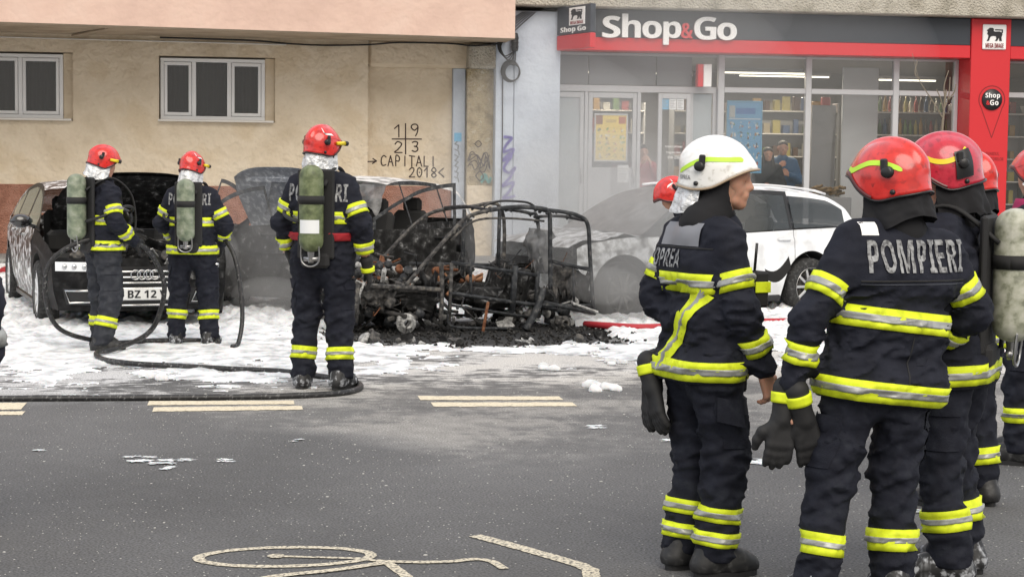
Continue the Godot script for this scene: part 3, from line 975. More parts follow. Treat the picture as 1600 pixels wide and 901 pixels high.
func build_shop():
	var s = thing("shop_front", STREET, "supermarket front with dark fascia, red band and aluminium glazing", "shop front")
	var st := st_new()
	# structure above and around
	span_box(st, S(4.13, 4.205, 33.0), S(24, 4.55, 28.7), .02)
	obj("canopy", st, M["concrete"], s)
	st = st_new()
	span_box(st, S(4.13, 4.55, 33.0), S(24, 9.0, 28.8))
	obj("upper_wall", st, M["pink_plaster"], s)
	for r in [[5.04, 12.055], [12.765, 20.0]]:
		st = st_new()
		span_box(st, S(r[0], 3.745, 29.45), S(r[1], 4.195, 29.0), .006)
		obj("fascia_board", st, M["fascia_dark"], s)
		st = st_new()
		span_box(st, S(r[0], 3.53, 29.45), S(r[1], 3.742, 28.985), .008)
		obj("fascia_band", st, M["fascia_red"], s)
	st = st_new()
	span_box(st, S(12.06, .1, 29.6), S(12.76, 4.195, 28.96), .01)
	obj("red_pillar", st, M["pillar_red"], s)
	# raised letters
	for l in [["S", 5.71, 6.01, 3.735, 4.09, "sign_white"], ["h", 6.04, 6.35, 3.745, 4.13, "sign_white"], ["o", 6.38, 6.7, 3.74, 4.02, "sign_white"], ["p", 6.73, 7.03, 3.64, 4.02, "sign_white"], ["&", 7.03, 7.23, 3.75, 4.0, "sign_red"], ["G", 7.25, 7.62, 3.735, 4.11, "sign_white"], ["o", 7.64, 7.97, 3.735, 4.02, "sign_white"]]:
		put("letter", letters(l[0], l[2] - l[1], l[4] - l[3], .06), M[l[5]], s, Transform3D(Basis(), S((l[1] + l[2]) * .5, (l[3] + l[4]) * .5, 28.945)))
	# pillar signs
	st = st_new()
	span_box(st, S(12.245, 3.68, 28.96), S(12.665, 4.1, 28.93), .015)
	var pl = obj("logo_plate", st, M["sign_white"], s)
	put("lion_emblem", lion(.3, .22, .008), M["sign_black"], pl, Transform3D(Basis(), S(12.455, 3.93, 28.928)))
	put("lettering", letters("MEGA IMAGE", .32, .075, .006), M["sign_dull_red"], pl, Transform3D(Basis(), S(12.455, 3.745, 28.926)))
	var disc := st_new()
	lathe(disc, [Vector2(0, .0), Vector2(.175, 0), Vector2(.18, -.01), Vector2(.18, -.03), Vector2(0, -.03)], 36, Transform3D(Basis(Vector3.RIGHT, PI / 2), S(12.45, 2.84, 28.935)))
	var pin = obj("round_sign", disc, M["sign_black"], s)
	put("lettering", letters("Shop", .26, .11, .006), M["sign_white"], pin, Transform3D(Basis(), S(12.45, 2.9, 28.925)))
	put("lettering", letters("Go", .15, .09, .006), M["sign_white"], pin, Transform3D(Basis(), S(12.48, 2.79, 28.925)))
	put("lettering", letters("&", .06, .07, .006), M["sign_red"], pin, Transform3D(Basis(), S(12.37, 2.785, 28.925)))
	st = st_new()
	var arc = []
	for i in 33:
		var a := -.6 + (PI + 1.2) * i / 32.0
		arc.append(Vector2(12.45 + cos(a) * .23, 2.84 + sin(a) * .23))
	arc = [Vector2(12.465, 2.2)] + arc + [Vector2(12.465, 2.2)]
	ribbon(st, arc, .014, 28.957)
	obj("pin_outline", st, M["sign_dull_red"], s)
	for l in [["BULEVARDUL", .34, 1.93, .05], ["CONSTRUCTORILOR", .5, 1.84, .05], ["NR 24", .18, 1.74, .05]]:
		put("lettering", letters(l[0], l[1], l[3], .004, 400), M["sign_dull_red"], s, Transform3D(Basis(), S(12.44, l[2], 28.958)))
	# blade sign that stands out from the wall
	var a := S(5.0, 0, 28.9)
	var b := S(5.36, 0, 27.9)
	var dir := (b - a).normalized()
	var side := Vector3(-dir.z, 0, dir.x)
	if side.x > 0: side = -side
	var bb := Basis(dir, Vector3.UP, side if dir.cross(Vector3.UP).dot(side) > 0 else -side)
	var L := a.distance_to(b)
	var bl = thing("projecting_sign", STREET, "projecting black and red shop sign with lion emblem", "sign")
	st = st_new()
	box(st, (a + b) * .5 + Vector3(0, 3.97, 0), Vector3(L, .45, .1), .01, bb)
	obj("dark_panel", st, M["fascia_dark"], bl)
	st = st_new()
	box(st, (a + b) * .5 + Vector3(0, 3.62, 0), Vector3(L + .004, .235, .104), .01, bb)
	obj("red_panel", st, M["fascia_red"], bl)
	var face := Transform3D(Basis(bb.x, Vector3.UP, bb.x.cross(Vector3.UP)), (a + b) * .5 + bb.x.cross(Vector3.UP) * .055)
	if face.basis.z.x > 0: face = Transform3D(Basis(-bb.x, Vector3.UP, (-bb.x).cross(Vector3.UP)), (a + b) * .5 + (-bb.x).cross(Vector3.UP) * .055)
	st = st_new()
	box(st, face * Vector3(.12, 4.02, 0), Vector3(.5, .28, .012), .005, face.basis)
	var lp = obj("logo_plate", st, M["sign_white"], bl)
	put("lion_emblem", lion(.38, .17, .006), M["sign_black"], lp, face * Transform3D(Basis(), Vector3(.12, 4.05, .007)))
	put("lettering", letters("MEGA IMAGE", .4, .05, .004), M["sign_dull_red"], lp, face * Transform3D(Basis(), Vector3(.12, 3.92, .007)))
	put("lettering", letters("Shop Go", .8, .11, .01), M["sign_white"], bl, face * Transform3D(Basis(), Vector3(0, 3.81, .004)))
	# glazing bars
	for r in [[7.82, 7.93, .15, 3.53], [9.35, 9.45, .15, 3.53], [10.9, 11.0, .15, 3.53], [11.99, 12.06, .15, 3.53], [12.76, 12.83, .15, 3.53], [14.3, 14.4, .15, 3.53]]:
		st = st_new()
		span_box(st, S(r[0], r[2], 29.58), S(r[1], r[3], 29.47), .008)
		obj("mullion", st, M["alu_grey"], s)
	for r in [[7.93, 9.35], [9.45, 10.9], [11.0, 11.99], [12.83, 14.3]]:
		for v in [[2.9, 2.99], [.15, .55], [3.49, 3.53]]:
			st = st_new()
			span_box(st, S(r[0], v[0], 29.575), S(r[1], v[1], 29.475), .008)
			obj("transom", st, M["alu_grey"], s)
		for v in [[.55, 2.9], [2.99, 3.49]]:
			st = st_new()
			span_box(st, S(r[0], v[0], 29.53), S(r[1], v[1], 29.522))
			obj("pane", st, M["shop_glass"], s)
	# door bay
	var bay := 29.62
	for r in [[5.03, 7.82, 2.88, 2.99], [5.03, 7.82, 3.49, 3.53]]:
		st = st_new()
		span_box(st, S(r[0], r[2], bay + .06), S(r[1], r[3], bay - .05), .006)
		obj("transom", st, M["alu_grey"], s)
	for r in [[5.035, 5.62], [5.63, 6.78], [6.79, 7.4], [7.41, 7.815]]:
		st = st_new()
		span_box(st, S(r[0], 2.995, bay + .03), S(r[1], 3.487, bay), .006)
		obj("upper_panel", st, M["alu_dark"] if r[0] < 7.4 else M["shop_glass"], s)
	for u in [5.56, 6.46, 7.36, 7.76]:
		st = st_new()
		span_box(st, S(u, .15, bay + .06), S(u + .06, 2.88, bay - .05), .006)
		obj("door_post", st, M["alu_grey"], s)
	st = st_new()
	span_box(st, S(7.43, .15, bay + .01), S(7.75, 2.87, bay))
	obj("pane", st, M["frosted"], s)
	var leaf = func(u0, u1, glass_mat, low, d0):
		var dr := Node3D.new()
		dr.name = "door"
		s.add_child(dr, true)
		var q := st_new()
		for r in [[u0, .17, u0 + .07, 2.87], [u1 - .07, .17, u1, 2.87], [u0 + .07, 2.78, u1 - .07, 2.87], [u0 + .07, .17, u1 - .07, .35]]:
			span_box(q, S(r[0], r[1], d0 + .03), S(r[2], r[3], d0 - .03), .006)
		obj("frame", q, M["alu_grey"], dr)
		q = st_new()
		span_box(q, S(u0 + .07, low, d0 + .006), S(u1 - .07, 2.78, d0 - .004))
		obj("pane", q, glass_mat, dr)
		if low > .4:
			q = st_new()
			span_box(q, S(u0 + .07, .35, d0 + .01), S(u1 - .07, low, d0 - .01), .004)
			obj("lower_panel", q, M["alu_grey"], dr)
		q = st_new()
		tube(q, [S(u1 - .04, 1.35, d0 - .06), S(u1 - .04, 1.6, d0 - .06)], .014, 8)
		box(q, S(u1 - .04, 1.475, d0 - .045), Vector3(.03, .06, .05), .004)
		obj("handle", q, M["steel"], dr)
		return dr
	leaf.call(5.035, 5.555, M["frosted"], .35, bay)
	var d2 = leaf.call(5.63, 6.455, M["house_glass"], 1.62, bay)
	st = st_new()
	span_box(st, S(6.03, 1.0, bay - .012), S(6.34, 1.6, bay - .018))
	obj("grey_panel", st, M["sign_grey"], d2)
	leaf.call(6.8, 7.355, M["shop_glass"], .35, bay - .1)
	# notices
	poster(Vector2(5.73, 1.715), Vector2(6.30, 2.52), bay - .03, "yellow")
	poster(Vector2(8.0, 1.55), Vector2(8.62, 2.77), 29.56, "blue")
	for r in [[6.14, 1.37, 6.33, 1.66, "paper", "white paper notice on the grey door below the yellow poster"], [6.86, 2.6, 6.98, 2.8, "paper_blue", "small blue leaflet taped to top of the open glass door"], [6.99, 2.6, 7.11, 2.79, "paper", "left white leaflet taped to top of the open glass door"], [7.12, 2.6, 7.24, 2.79, "paper", "right white leaflet taped to top of the open glass door"]]:
		st = st_new()
		var dd: float = bay - .024 if r[0] < 6.5 else bay - .112
		span_box(st, S(r[0], r[1], dd), S(r[2], r[3], dd - .004))
		var pa = tag(obj("notice", st, M[r[4]], self, STREET), r[5], "notice")
		st = st_new()
		for k in 5:
			var v: float = lerpf(r[3], r[1], .2 + k * .15)
			ribbon(st, [Vector2(r[0] + .02, v), Vector2(r[2] - .02 - .03 * (k % 2), v)], .012, dd - .0055)
		obj("print", st, M["sign_grey"], pa)
	for l in [["PROGRAM DE FUNCTIONARE", .3, 1.98, .03], ["Program zilnic", .25, 1.88, .05], ["07:00 - 22:00", .2, 1.8, .045]]:
		put("lettering", letters(l[0], l[1], l[3], .003), M["sign_white"], s, Transform3D(Basis(), S(7.08, l[2], bay - .11)))
	st = st_new()
	span_box(st, S(7.52, 2.98, 29.45), S(7.66, 3.36, 29.3), .01)
	var al = tag(obj("alarm_box", st, M["sign_white"], self, STREET), "white and red alarm box above the shop door", "alarm box")
	st = st_new()
	span_box(st, S(7.42, 2.98, 29.46), S(7.517, 3.36, 29.3), .01)
	obj("red_cover", st, M["sign_red"], al)
	shop_interior()

func poster(a: Vector2, b: Vector2, d: float, kind: String):
	var n := 256
	var img := Image.create(n, n, false, Image.FORMAT_RGB8)
	var base := lin([.72, .55, .12]) if kind == "yellow" else lin([.14, .4, .66])
	img.fill(base)
	var r := RandomNumberGenerator.new()
	r.seed = 4 if kind == "yellow" else 7
	if kind == "yellow":
		img.fill_rect(Rect2i(4, 4, 54, 50), lin([.22, .08, .04]))
		img.fill_rect(Rect2i(190, 10, 58, 40), lin([.4, .12, .06]))
		img.fill_rect(Rect2i(86, 26, 84, 18), lin([.5, .36, .1]))
	else:
		img.fill_rect(Rect2i(10, 14, 44, 44), lin([.5, .52, .5]))
		img.fill_rect(Rect2i(60, 22, 150, 22), lin([.06, .2, .5]))
		img.fill_rect(Rect2i(0, 60, 256, 4), lin([.6, .65, .7]))
	for i in 4:
		for j in 5:
			var x := 14 + i * 62
			var y := 72 + j * 36
			for k in 7:
				var c = [[.55, .12, .06], [.75, .72, .6], [.12, .3, .1], [.05, .05, .06], [.7, .68, .66], [.4, .2, .08]][r.randi() % 6]
				img.fill_rect(Rect2i(x + r.randi() % 36, y + r.randi() % 20, 4 + r.randi() % 12, 3 + r.randi() % 9), lin(c))
	var m := mat("poster_" + kind, [1, 1, 1], .5)
	m.albedo_color = Color.WHITE
	m.albedo_texture = ImageTexture.create_from_image(img)
	var t = thing("poster", STREET, "framed yellow offers poster on the shop door" if kind == "yellow" else "blue offers poster inside the shop window", "poster")
	var st := st_new()
	for q in [[a.x, a.y, b.x, a.y + .03], [a.x, b.y - .03, b.x, b.y], [a.x, a.y + .03, a.x + .025, b.y - .03], [b.x - .025, a.y + .03, b.x, b.y - .03]]:
		span_box(st, S(q[0], q[1], d + .01), S(q[2], q[3], d - .022), .004)
	obj("frame", st, M["alu_grey"] if kind == "yellow" else M["paper_blue"], t)
	st = st_new()
	flat(st)
	uvquad(st, S(a.x + .02, a.y + .02, d - .012), S(b.x - .02, a.y + .02, d - .012), S(b.x - .02, b.y - .02, d - .012), S(a.x + .02, b.y - .02, d - .012))
	obj("printed_sheet", st, m, t)

func shop_interior():
	var r = thing("shop_room", STREET, "dim supermarket interior seen through the shop windows", "room")
	var st := st_new()
	span_box(st, S(5.0, .02, 36), S(20, .16, 29.7))
	obj("floor", st, M["floor_tile"], r)
	st = st_new()
	span_box(st, S(5.0, 3.58, 36), S(20, 3.7, 29.7))
	obj("ceiling", st, M["shop_wall"], r)
	st = st_new()
	span_box(st, S(5.0, .16, 36.2), S(20, 3.58, 36.0))
	span_box(st, S(4.9, .16, 36), S(5.0, 3.58, 29.95))
	span_box(st, S(20, .16, 36), S(20.1, 3.58, 29.5))
	obj("inner_wall", st, M["shop_wall"], r)
	# strip lights
	var lamps = [[8.3, 9.95, 3.3, 31.0], [9.2, 11.0, 3.36, 33.2], [6.2, 7.6, 3.36, 33.0], [11.2, 12.9, 3.3, 32.6]]
	for i in 4:
		var l = lamps[i]
		var t = thing("strip_light", STREET, ["long ceiling strip light behind the poster window", "ceiling strip light deep in the shop's middle", "ceiling strip light deep behind the shop door", "ceiling strip light above the bottle shelves"][i], "lamp", "shop ceiling lights")
		st = st_new()
		span_box(st, S(l[0], l[2] + .03, l[3] + .05), S(l[1], l[2] + .09, l[3] - .05), .006)
		obj("housing", st, M["shelf_metal"], t)
		st = st_new()
		span_box(st, S(l[0] + .02, l[2], l[3] + .03), S(l[1] - .02, l[2] + .028, l[3] - .03), .006)
		obj("diffuser", st, M["strip_light"], t)
		var al := AreaLight3D.new()
		al.name = "light"
		al.area_size = Vector2(l[1] - l[0] - .1, .05)
		al.light_energy = 5.0
		al.light_color = Color(1, .95, .86)
		al.shadow_enabled = true
		t.add_child(al)
		al.position = S((l[0] + l[1]) * .5, l[2] - .01, l[3])
		al.rotation = Vector3(-PI / 2, 0, 0)
	# pale partition and cabinet in the window
	var p = thing("window_partition", STREET, "pale grey-blue partition panel standing behind the shop window", "partition")
	st = st_new()
	span_box(st, S(9.78, .16, 30.5), S(10.22, 2.75, 30.45), .01)
	obj("left_panel", st, M["sign_grey"], p)
	st = st_new()
	span_box(st, S(10.23, .16, 30.2), S(10.88, 3.4, 30.15), .01)
	obj("right_panel", st, M["panel_white"], p)
	# shelf units with bottles
	var goods = [[.35, .2, .04], [.12, .2, .06], [.4, .34, .1], [.3, .05, .04], [.5, .48, .42], [.06, .1, .2], [.35, .3, .2], [.1, .06, .04]]
	var gm = []
	for i in goods.size(): gm.append(mat("goods_%d" % i, goods[i], .35))
	var bottle := st_new()
	lathe(bottle, [Vector2(0, 0), Vector2(.037, 0), Vector2(.038, .17), Vector2(.016, .22), Vector2(.015, .28), Vector2(0, .28)], 10)
	var bmesh := done(bottle)
	var pack := st_new()
	box(pack, Vector3(0, .1, 0), Vector3(.14, .2, .12), .008)
	var pmesh := done(pack)
	var units = [[11.4, 13.1, 31.9, "wooden bottle shelves behind the right shop window", "bottle"], [9.25, 10.9, 32.3, "tall grocery shelves behind the pale partition", "pack"], [7.95, 9.0, 33.2, "grocery shelves behind the blue poster", "pack"], [5.7, 7.5, 33.6, "grocery shelves deep behind the shop door", "pack"], [12.9, 14.4, 31.8, "grocery shelves right of the red pillar", "pack"]]
	for i in units.size():
		var u = units[i]
		var t = thing("shelf_unit", STREET, u[3], "shelf unit")
		st = st_new()
		span_box(st, S(u[0], .16, u[2] + .36), S(u[1], 2.85, u[2] + .33))
		for x in [u[0], u[1] - .03]: span_box(st, S(x, .16, u[2] + .33), S(x + .03, 2.85, u[2]), .004)
		obj("carcass", st, M["shelf_metal"], t)
		for k in 5:
			var v: float = 1.02 + k * .42
			st = st_new()
			span_box(st, S(u[0] + .03, v - .025, u[2] + .33), S(u[1] - .03, v, u[2]), .004)
			obj("shelf", st, M["sill"], t)
			var x: float = u[0] + .1
			while x < u[1] - .1:
				var kind: String = u[4]
				var o = put(kind, bmesh if kind == "bottle" else pmesh, gm[rng.randi() % gm.size()], self, STREET * Transform3D(Basis(Vector3.UP, rng.randf_range(-.2, .2)).scaled(Vector3(rng.randf_range(.6, 1.15), rng.randf_range(.6, 1.35), 1) if kind == "pack" else Vector3(1, rng.randf_range(.85, 1.15), 1)), S(x, v + .001, u[2] + .15)))
				tag(o, ["small bottle standing on the wooden bottle shelves", "packet on the tall shelves behind the pale partition", "packet on the shelves behind the blue poster", "packet on the shelves deep behind the shop door", "packet on the shelves right of the red pillar"][i], kind, "goods on " + u[3])
				x += .1 if kind == "bottle" else .19
	# counter box with bread in the window
	var cb = thing("display_basket", STREET, "wicker bread basket on a pale stand behind the window", "basket")
	st = st_new()
	span_box(st, S(9.62, .16, 30.1), S(10.3, 1.15, 29.75), .01)
	obj("stand", st, M["sign_grey"], cb)
	st = st_new()
	for k in 26:
		var c := S(9.95 + rng.randf_range(-.24, .24), 1.2 + rng.randf_range(0, .12), 29.92 + rng.randf_range(-.1, .1))
		tube(st, [c - Vector3(rng.randf_range(.03, .09), rng.randf_range(-.03, .03), 0), c + Vector3(rng.randf_range(.03, .09), rng.randf_range(-.03, .05), 0)], .025, 6)
	obj("wicker", st, mat("wicker", [.2, .13, .06], .9), cb)
	# sapling on the pavement
	var tr = thing("bare_sapling", STREET * Transform3D(Basis(), S(10.75, .15, 26.9)), "thin bare young tree on the pavement before the red pillar", "tree")
	st = st_new()
	tube(st, spline([Vector3(-.08, 0, 0), Vector3(-.03, 1.0, 0), Vector3(0, 1.9, 0), Vector3(.03, 2.45, 0), Vector3(.06, 2.75, 0)], 6), spline([.035, .028, .022, .018, .012], 6), 8)
	obj("trunk", st, M["bark"], tr)
	st = st_new()
	for q in [[Vector3(.02, 2.3, 0), Vector3(-.2, 2.6, .05), Vector3(-.42, 2.9, .08), Vector3(-.55, 3.3, .1)], [Vector3(.03, 2.45, 0), Vector3(.12, 2.65, -.05), Vector3(.14, 2.95, -.06)], [Vector3(.03, 2.4, 0), Vector3(-.05, 2.6, .06), Vector3(-.14, 2.75, .1)], [Vector3(.05, 2.6, 0), Vector3(.02, 2.8, 0), Vector3(.08, 3.05, .02)], [Vector3(.1, 2.6, 0), Vector3(.18, 2.72, .03), Vector3(.2, 2.84, .03)], [Vector3(-.42, 2.9, .08), Vector3(-.5, 3.0, .1), Vector3(-.46, 3.2, .1)]]:
		tube(st, spline(q, 5), spline([.012, .01, .007, .004].slice(0, q.size()), 5), 6)
	obj("crown", st, M["bark"], tr)

# ---------------------------------------------------------------- smooth bodies: capsules joined by a smooth minimum, meshed as surface nets
# a bone is [a, b, radius at a, radius at b]
func dist(p: Vector3, bones: Array, k: float) -> float:
	var d := 9.0
	for q in bones:
		var a: Vector3 = q[0]
		var ab: Vector3 = q[1] - a
		var l := ab.length_squared()
		var t := clampf((p - a).dot(ab) / l, 0.0, 1.0) if l > 1e-9 else 0.0
		var e: float = p.distance_to(a + ab * t) - lerpf(q[2], q[3], t)
		var h := maxf(k - absf(d - e), 0.0) / k
		d = minf(d, e) - h * h * k * 0.25
	return d

var calm := 0.0      # 1 where lettering is printed: the cloth of the back lies flatter there
func crease(p: Vector3, amp: float, f: Vector3) -> float:
	var n := fold.get_noise_3d(p.x * f.x + 31.0, p.y * f.y + p.x * 90.0 + p.z * 50.0, p.z * f.z)
	var m := fine.get_noise_3d(p.x * f.x * 2.2, p.y * f.y * 1.7 - p.x * 160.0, p.z * f.z * 2.2)
	if calm > 0.0: amp *= 1.0 - 0.75 * smoothstep(1.22, 1.28, p.y) * (1.0 - smoothstep(.12, .2, absf(p.x)) * .3)
	return amp * (minf(absf(n) * 3.4, 1.1) - 0.62 + (absf(m) * 1.5 - 0.3) * 0.55)

func field(p: Vector3, bones: Array, k: float, amp: float, f: Vector3) -> float:
	var d := dist(p, bones, k)
	if amp > 0.0 and absf(d) < 0.08: d += crease(p, amp, f)
	return d

func sdf_mesh(bones: Array, k: float, cell: float, amp := 0.0, f := Vector3.ONE, planes := [], holes := []) -> ArrayMesh:
	var lo: Vector3 = bones[0][0]
	var hi := lo
	for q in bones:
		var r := maxf(q[2], q[3]) + 0.02 + amp
		for e in 2:
			lo = lo.min(q[e] - Vector3.ONE * r)
			hi = hi.max(q[e] + Vector3.ONE * r)
	var B := 4
	var nb := Vector3i(((hi - lo) / (cell * B)).ceil()) + Vector3i.ONE
	var nx := nb.x * B + 1
	var ny := nb.y * B + 1
	var nz := nb.z * B + 1
	var G := PackedFloat32Array()
	G.resize(nx * ny * nz)
	G.fill(9.0)
	var sy := nx
	var sz := nx * ny
	var half := cell * B * 0.5
	var reach := half * 1.7321 + amp * 2.0 + 0.004
	var active = []
	for bz in nb.z:
		for by in nb.y:
			for bx in nb.x:
				var c := lo + Vector3(bx, by, bz) * cell * B + Vector3.ONE * half
				var near = []
				var d := 9.0
				for q in bones:
					var a: Vector3 = q[0]
					var ab: Vector3 = q[1] - a
					var l := ab.length_squared()
					var t := clampf((c - a).dot(ab) / l, 0.0, 1.0) if l > 1e-9 else 0.0
					var e: float = c.distance_to(a + ab * t) - lerpf(q[2], q[3], t)
					if e < reach + k:
						near.append(q)
						var h := maxf(k - absf(d - e), 0.0) / k
						d = minf(d, e) - h * h * k * 0.25
				if near.is_empty() or (absf(d) > reach and holes.is_empty() and planes.is_empty()) or d > reach: continue
				var inside := d < -reach
				if inside and not planes.is_empty():
					var cut := false
					for pl in planes:
						if absf(pl.distance_to(c)) < reach: cut = true
					for q in holes:
						if absf(c.distance_to(q[0]) - q[1]) < reach: cut = true
					if not cut: continue
				elif inside and not holes.is_empty():
					var cut := false
					for q in holes:
						if absf(c.distance_to(q[0]) - q[1]) < reach: cut = true
					if not cut: continue
				active.append(Vector3i(bx, by, bz) * B)
				for z in range(bz * B, bz * B + B + 1):
					for y in range(by * B, by * B + B + 1):
						var row := z * sz + y * sy
						for x in range(bx * B, bx * B + B + 1):
							if G[row + x] != 9.0: continue
							var p := lo + Vector3(x, y, z) * cell
							var v := dist(p, near, k)
							if amp > 0.0 and absf(v) < amp * 1.3 + cell * 1.9: v += crease(p, amp, f)
							for pl in planes: v = maxf(v, pl.distance_to(p))
							for q in holes: v = maxf(v, q[1] - p.distance_to(q[0]))
							G[row + x] = v
	var off := PackedInt32Array([0, 1, sy, sy + 1, sz, sz + 1, sz + sy, sz + sy + 1])
	var cor := [Vector3(0, 0, 0), Vector3(1, 0, 0), Vector3(0, 1, 0), Vector3(1, 1, 0), Vector3(0, 0, 1), Vector3(1, 0, 1), Vector3(0, 1, 1), Vector3(1, 1, 1)]
	var ed := [[0, 1], [2, 3], [4, 5], [6, 7], [0, 2], [1, 3], [4, 6], [5, 7], [0, 4], [1, 5], [2, 6], [3, 7]]
	var V := PackedVector3Array()
	var I := PackedInt32Array()
	var ix := {}
	var order = []
	for b in active:
		for z in range(b.z, b.z + B):
			for y in range(b.y, b.y + B):
				for x in range(b.x, b.x + B):
					var i0: int = z * sz + y * sy + x
					var neg := 0
					for o in off:
						if G[i0 + o] < 0.0: neg += 1
					if neg == 0 or neg == 8: continue
					var s := Vector3.ZERO
					var n := 0
					for e in ed:
						var va := G[i0 + off[e[0]]]
						var vb := G[i0 + off[e[1]]]
						if (va < 0.0) != (vb < 0.0):
							s += cor[e[0]].lerp(cor[e[1]], va / (va - vb))
							n += 1
					ix[i0] = V.size()
					order.append(i0)
					V.append(lo + (Vector3(x, y, z) + s / n) * cell)
	var steps := [[1, sy, sz], [sy, sz, 1], [sz, 1, sy]]
	for i0 in order:
		for s in steps:
			var va: float = G[i0]
			var vb: float = G[i0 + s[0]]
			if (va < 0.0) == (vb < 0.0) or va == 9.0 or vb == 9.0: continue
			var a: int = i0 - s[1]
			var b: int = i0 - s[2]
			var c: int = i0 - s[1] - s[2]
			if not (ix.has(a) and ix.has(b) and ix.has(c)): continue
			if va < 0.0: I.append_array(PackedInt32Array([ix[i0], ix[c], ix[a], ix[i0], ix[b], ix[c]]))
			else: I.append_array(PackedInt32Array([ix[i0], ix[a], ix[c], ix[i0], ix[c], ix[b]]))
	var arr = []
	arr.resize(Mesh.ARRAY_MAX)
	arr[Mesh.ARRAY_VERTEX] = V
	arr[Mesh.ARRAY_INDEX] = I
	var st := SurfaceTool.new()
	st.create_from_arrays(arr)
	st.generate_normals()
	return st.commit()

# march from o along d until the field turns positive (from inside) or negative (from outside)
func march(o: Vector3, d: Vector3, bones: Array, k: float, amp: float, f: Vector3, far := 0.6) -> float:
	var t := 0.0
	var first := field(o, bones, k, amp, f)
	var s := signf(first)
	for i in 60:
		var v := field(o + d * t, bones, k, amp, f)
		if signf(v) != s: break
		t += maxf(absf(v) * 0.7, 0.002)
		if t > far: return far
	return t

# a band round a limb: centre c, axis n, width w, raised over the cloth
func band(bones: Array, c: Vector3, n: Vector3, w: float, k: float, amp: float, f: Vector3, raise := 0.005, a0 := 0.0, a1 := TAU, seg := 64, tilt := 0.0) -> ArrayMesh:
	n = n.normalized()
	var x := n.cross(Vector3.BACK if absf(n.z) < 0.8 else Vector3.UP).normalized()
	var y := n.cross(x)
	var st := st_new()
	var R = []
	for i in seg + 1:
		var a := lerpf(a0, a1, float(i) / seg)
		var d := x * cos(a) + y * sin(a)
		var col = []
		for j in 5:
			var o := c + n * w * (j * .25 - .5)
			var t := march(o, d, bones, k, amp, f)
			if j == 0: col.append(o + d * (t - .004))
			col.append(o + d * (t + raise))
			if j == 4: col.append(o + d * (t - .004))
		R.append(col)
	smooth(st)
	for i in seg:
		for j in 6: quad(st, R[i][j], R[i][j + 1], R[i + 1][j + 1], R[i + 1][j])
	return done(st)

# lay a flat strip or lettering on the cloth from behind (dir points from outside towards the body)
func lay(p: Vector3, dir: Vector3, bones: Array, k: float, amp: float, f: Vector3, raise: float) -> Vector3:
	var o := p - dir * 0.4
	var t := march(o, dir, bones, k, amp, f, 0.8)
	return Vector3.INF if t >= 0.8 else o + dir * (t - raise)      # INF: nothing there to lie on

func lay_strip(pts: Array, w: float, dir: Vector3, right: Vector3, up: Vector3, bones: Array, k: float, amp: float, f: Vector3, raise := 0.005) -> ArrayMesh:
	var st := st_new()
	smooth(st)
	var q = []
	for i in pts.size() - 1:
		var n := maxi(2, int(pts[i].distance_to(pts[i + 1]) / .025))
		for j in n: q.append(pts[i].lerp(pts[i + 1], float(j) / n))
	q.append(pts[-1])
	var R = []
	for i in q.size():
		var t: Vector2 = (q[mini(i + 1, q.size() - 1)] - q[maxi(i - 1, 0)]).normalized()
		var s := Vector2(-t.y, t.x) * w * .5
		var col = []
		for j in 5:
			var u: Vector2 = q[i] + s * (j * .5 - 1.0)
			col.append(lay(right * u.x + up * u.y, dir, bones, k, amp, f, raise if j > 0 and j < 4 else raise * .6))
		R.append(col)
	for i in R.size() - 1:
		for j in 4:
			if R[i][j].is_finite() and R[i][j + 1].is_finite() and R[i + 1][j].is_finite() and R[i + 1][j + 1].is_finite() and R[i][j].distance_to(R[i + 1][j]) < .12 and R[i][j].distance_to(R[i][j + 1]) < .12:
				quad(st, R[i][j], R[i][j + 1], R[i + 1][j + 1], R[i + 1][j])
	return done(st)

func lay_mesh(m: ArrayMesh, centre: Vector2, dir: Vector3, right: Vector3, up: Vector3, bones: Array, k: float, amp: float, f: Vector3, raise := 0.004) -> ArrayMesh:
	var a := m.surface_get_arrays(0)
	var v: PackedVector3Array = a[Mesh.ARRAY_VERTEX]
	var ids = a[Mesh.ARRAY_INDEX]
	var st := st_new()
	smooth(st)
	var n: int = ids.size() if ids != null else v.size()
	var seen := {}
	for i in range(0, n, 3):
		var t = []
		for j in 3: t.append(v[ids[i + j] if ids != null else i + j])
		if t[0].z < 0.0 or t[1].z < 0.0 or t[2].z < 0.0: continue      # front faces only
		var work = [t]
		for lvl in 3:
			var next = []
			for w in work:
				var e := maxf(w[0].distance_to(w[1]), maxf(w[1].distance_to(w[2]), w[2].distance_to(w[0])))
				if e < .03: next.append(w); continue
				var ab: Vector3 = (w[0] + w[1]) * .5
				var bc: Vector3 = (w[1] + w[2]) * .5
				var ca: Vector3 = (w[2] + w[0]) * .5
				next.append_array([[w[0], ab, ca], [ab, w[1], bc], [ca, bc, w[2]], [ab, bc, ca]])
			work = next
		for w in work:
			var at = []
			for p in w:
				var key := Vector2i(roundi(p.x * 2000.0), roundi(p.y * 2000.0))
				if not seen.has(key):
					seen[key] = lay(right * (centre.x + p.x) + up * (centre.y + p.y), dir, bones, k, amp, f, raise)
				at.append(seen[key])
			if at[0].is_finite() and at[1].is_finite() and at[2].is_finite(): tri(st, at[0], at[1], at[2])
	return done(st)

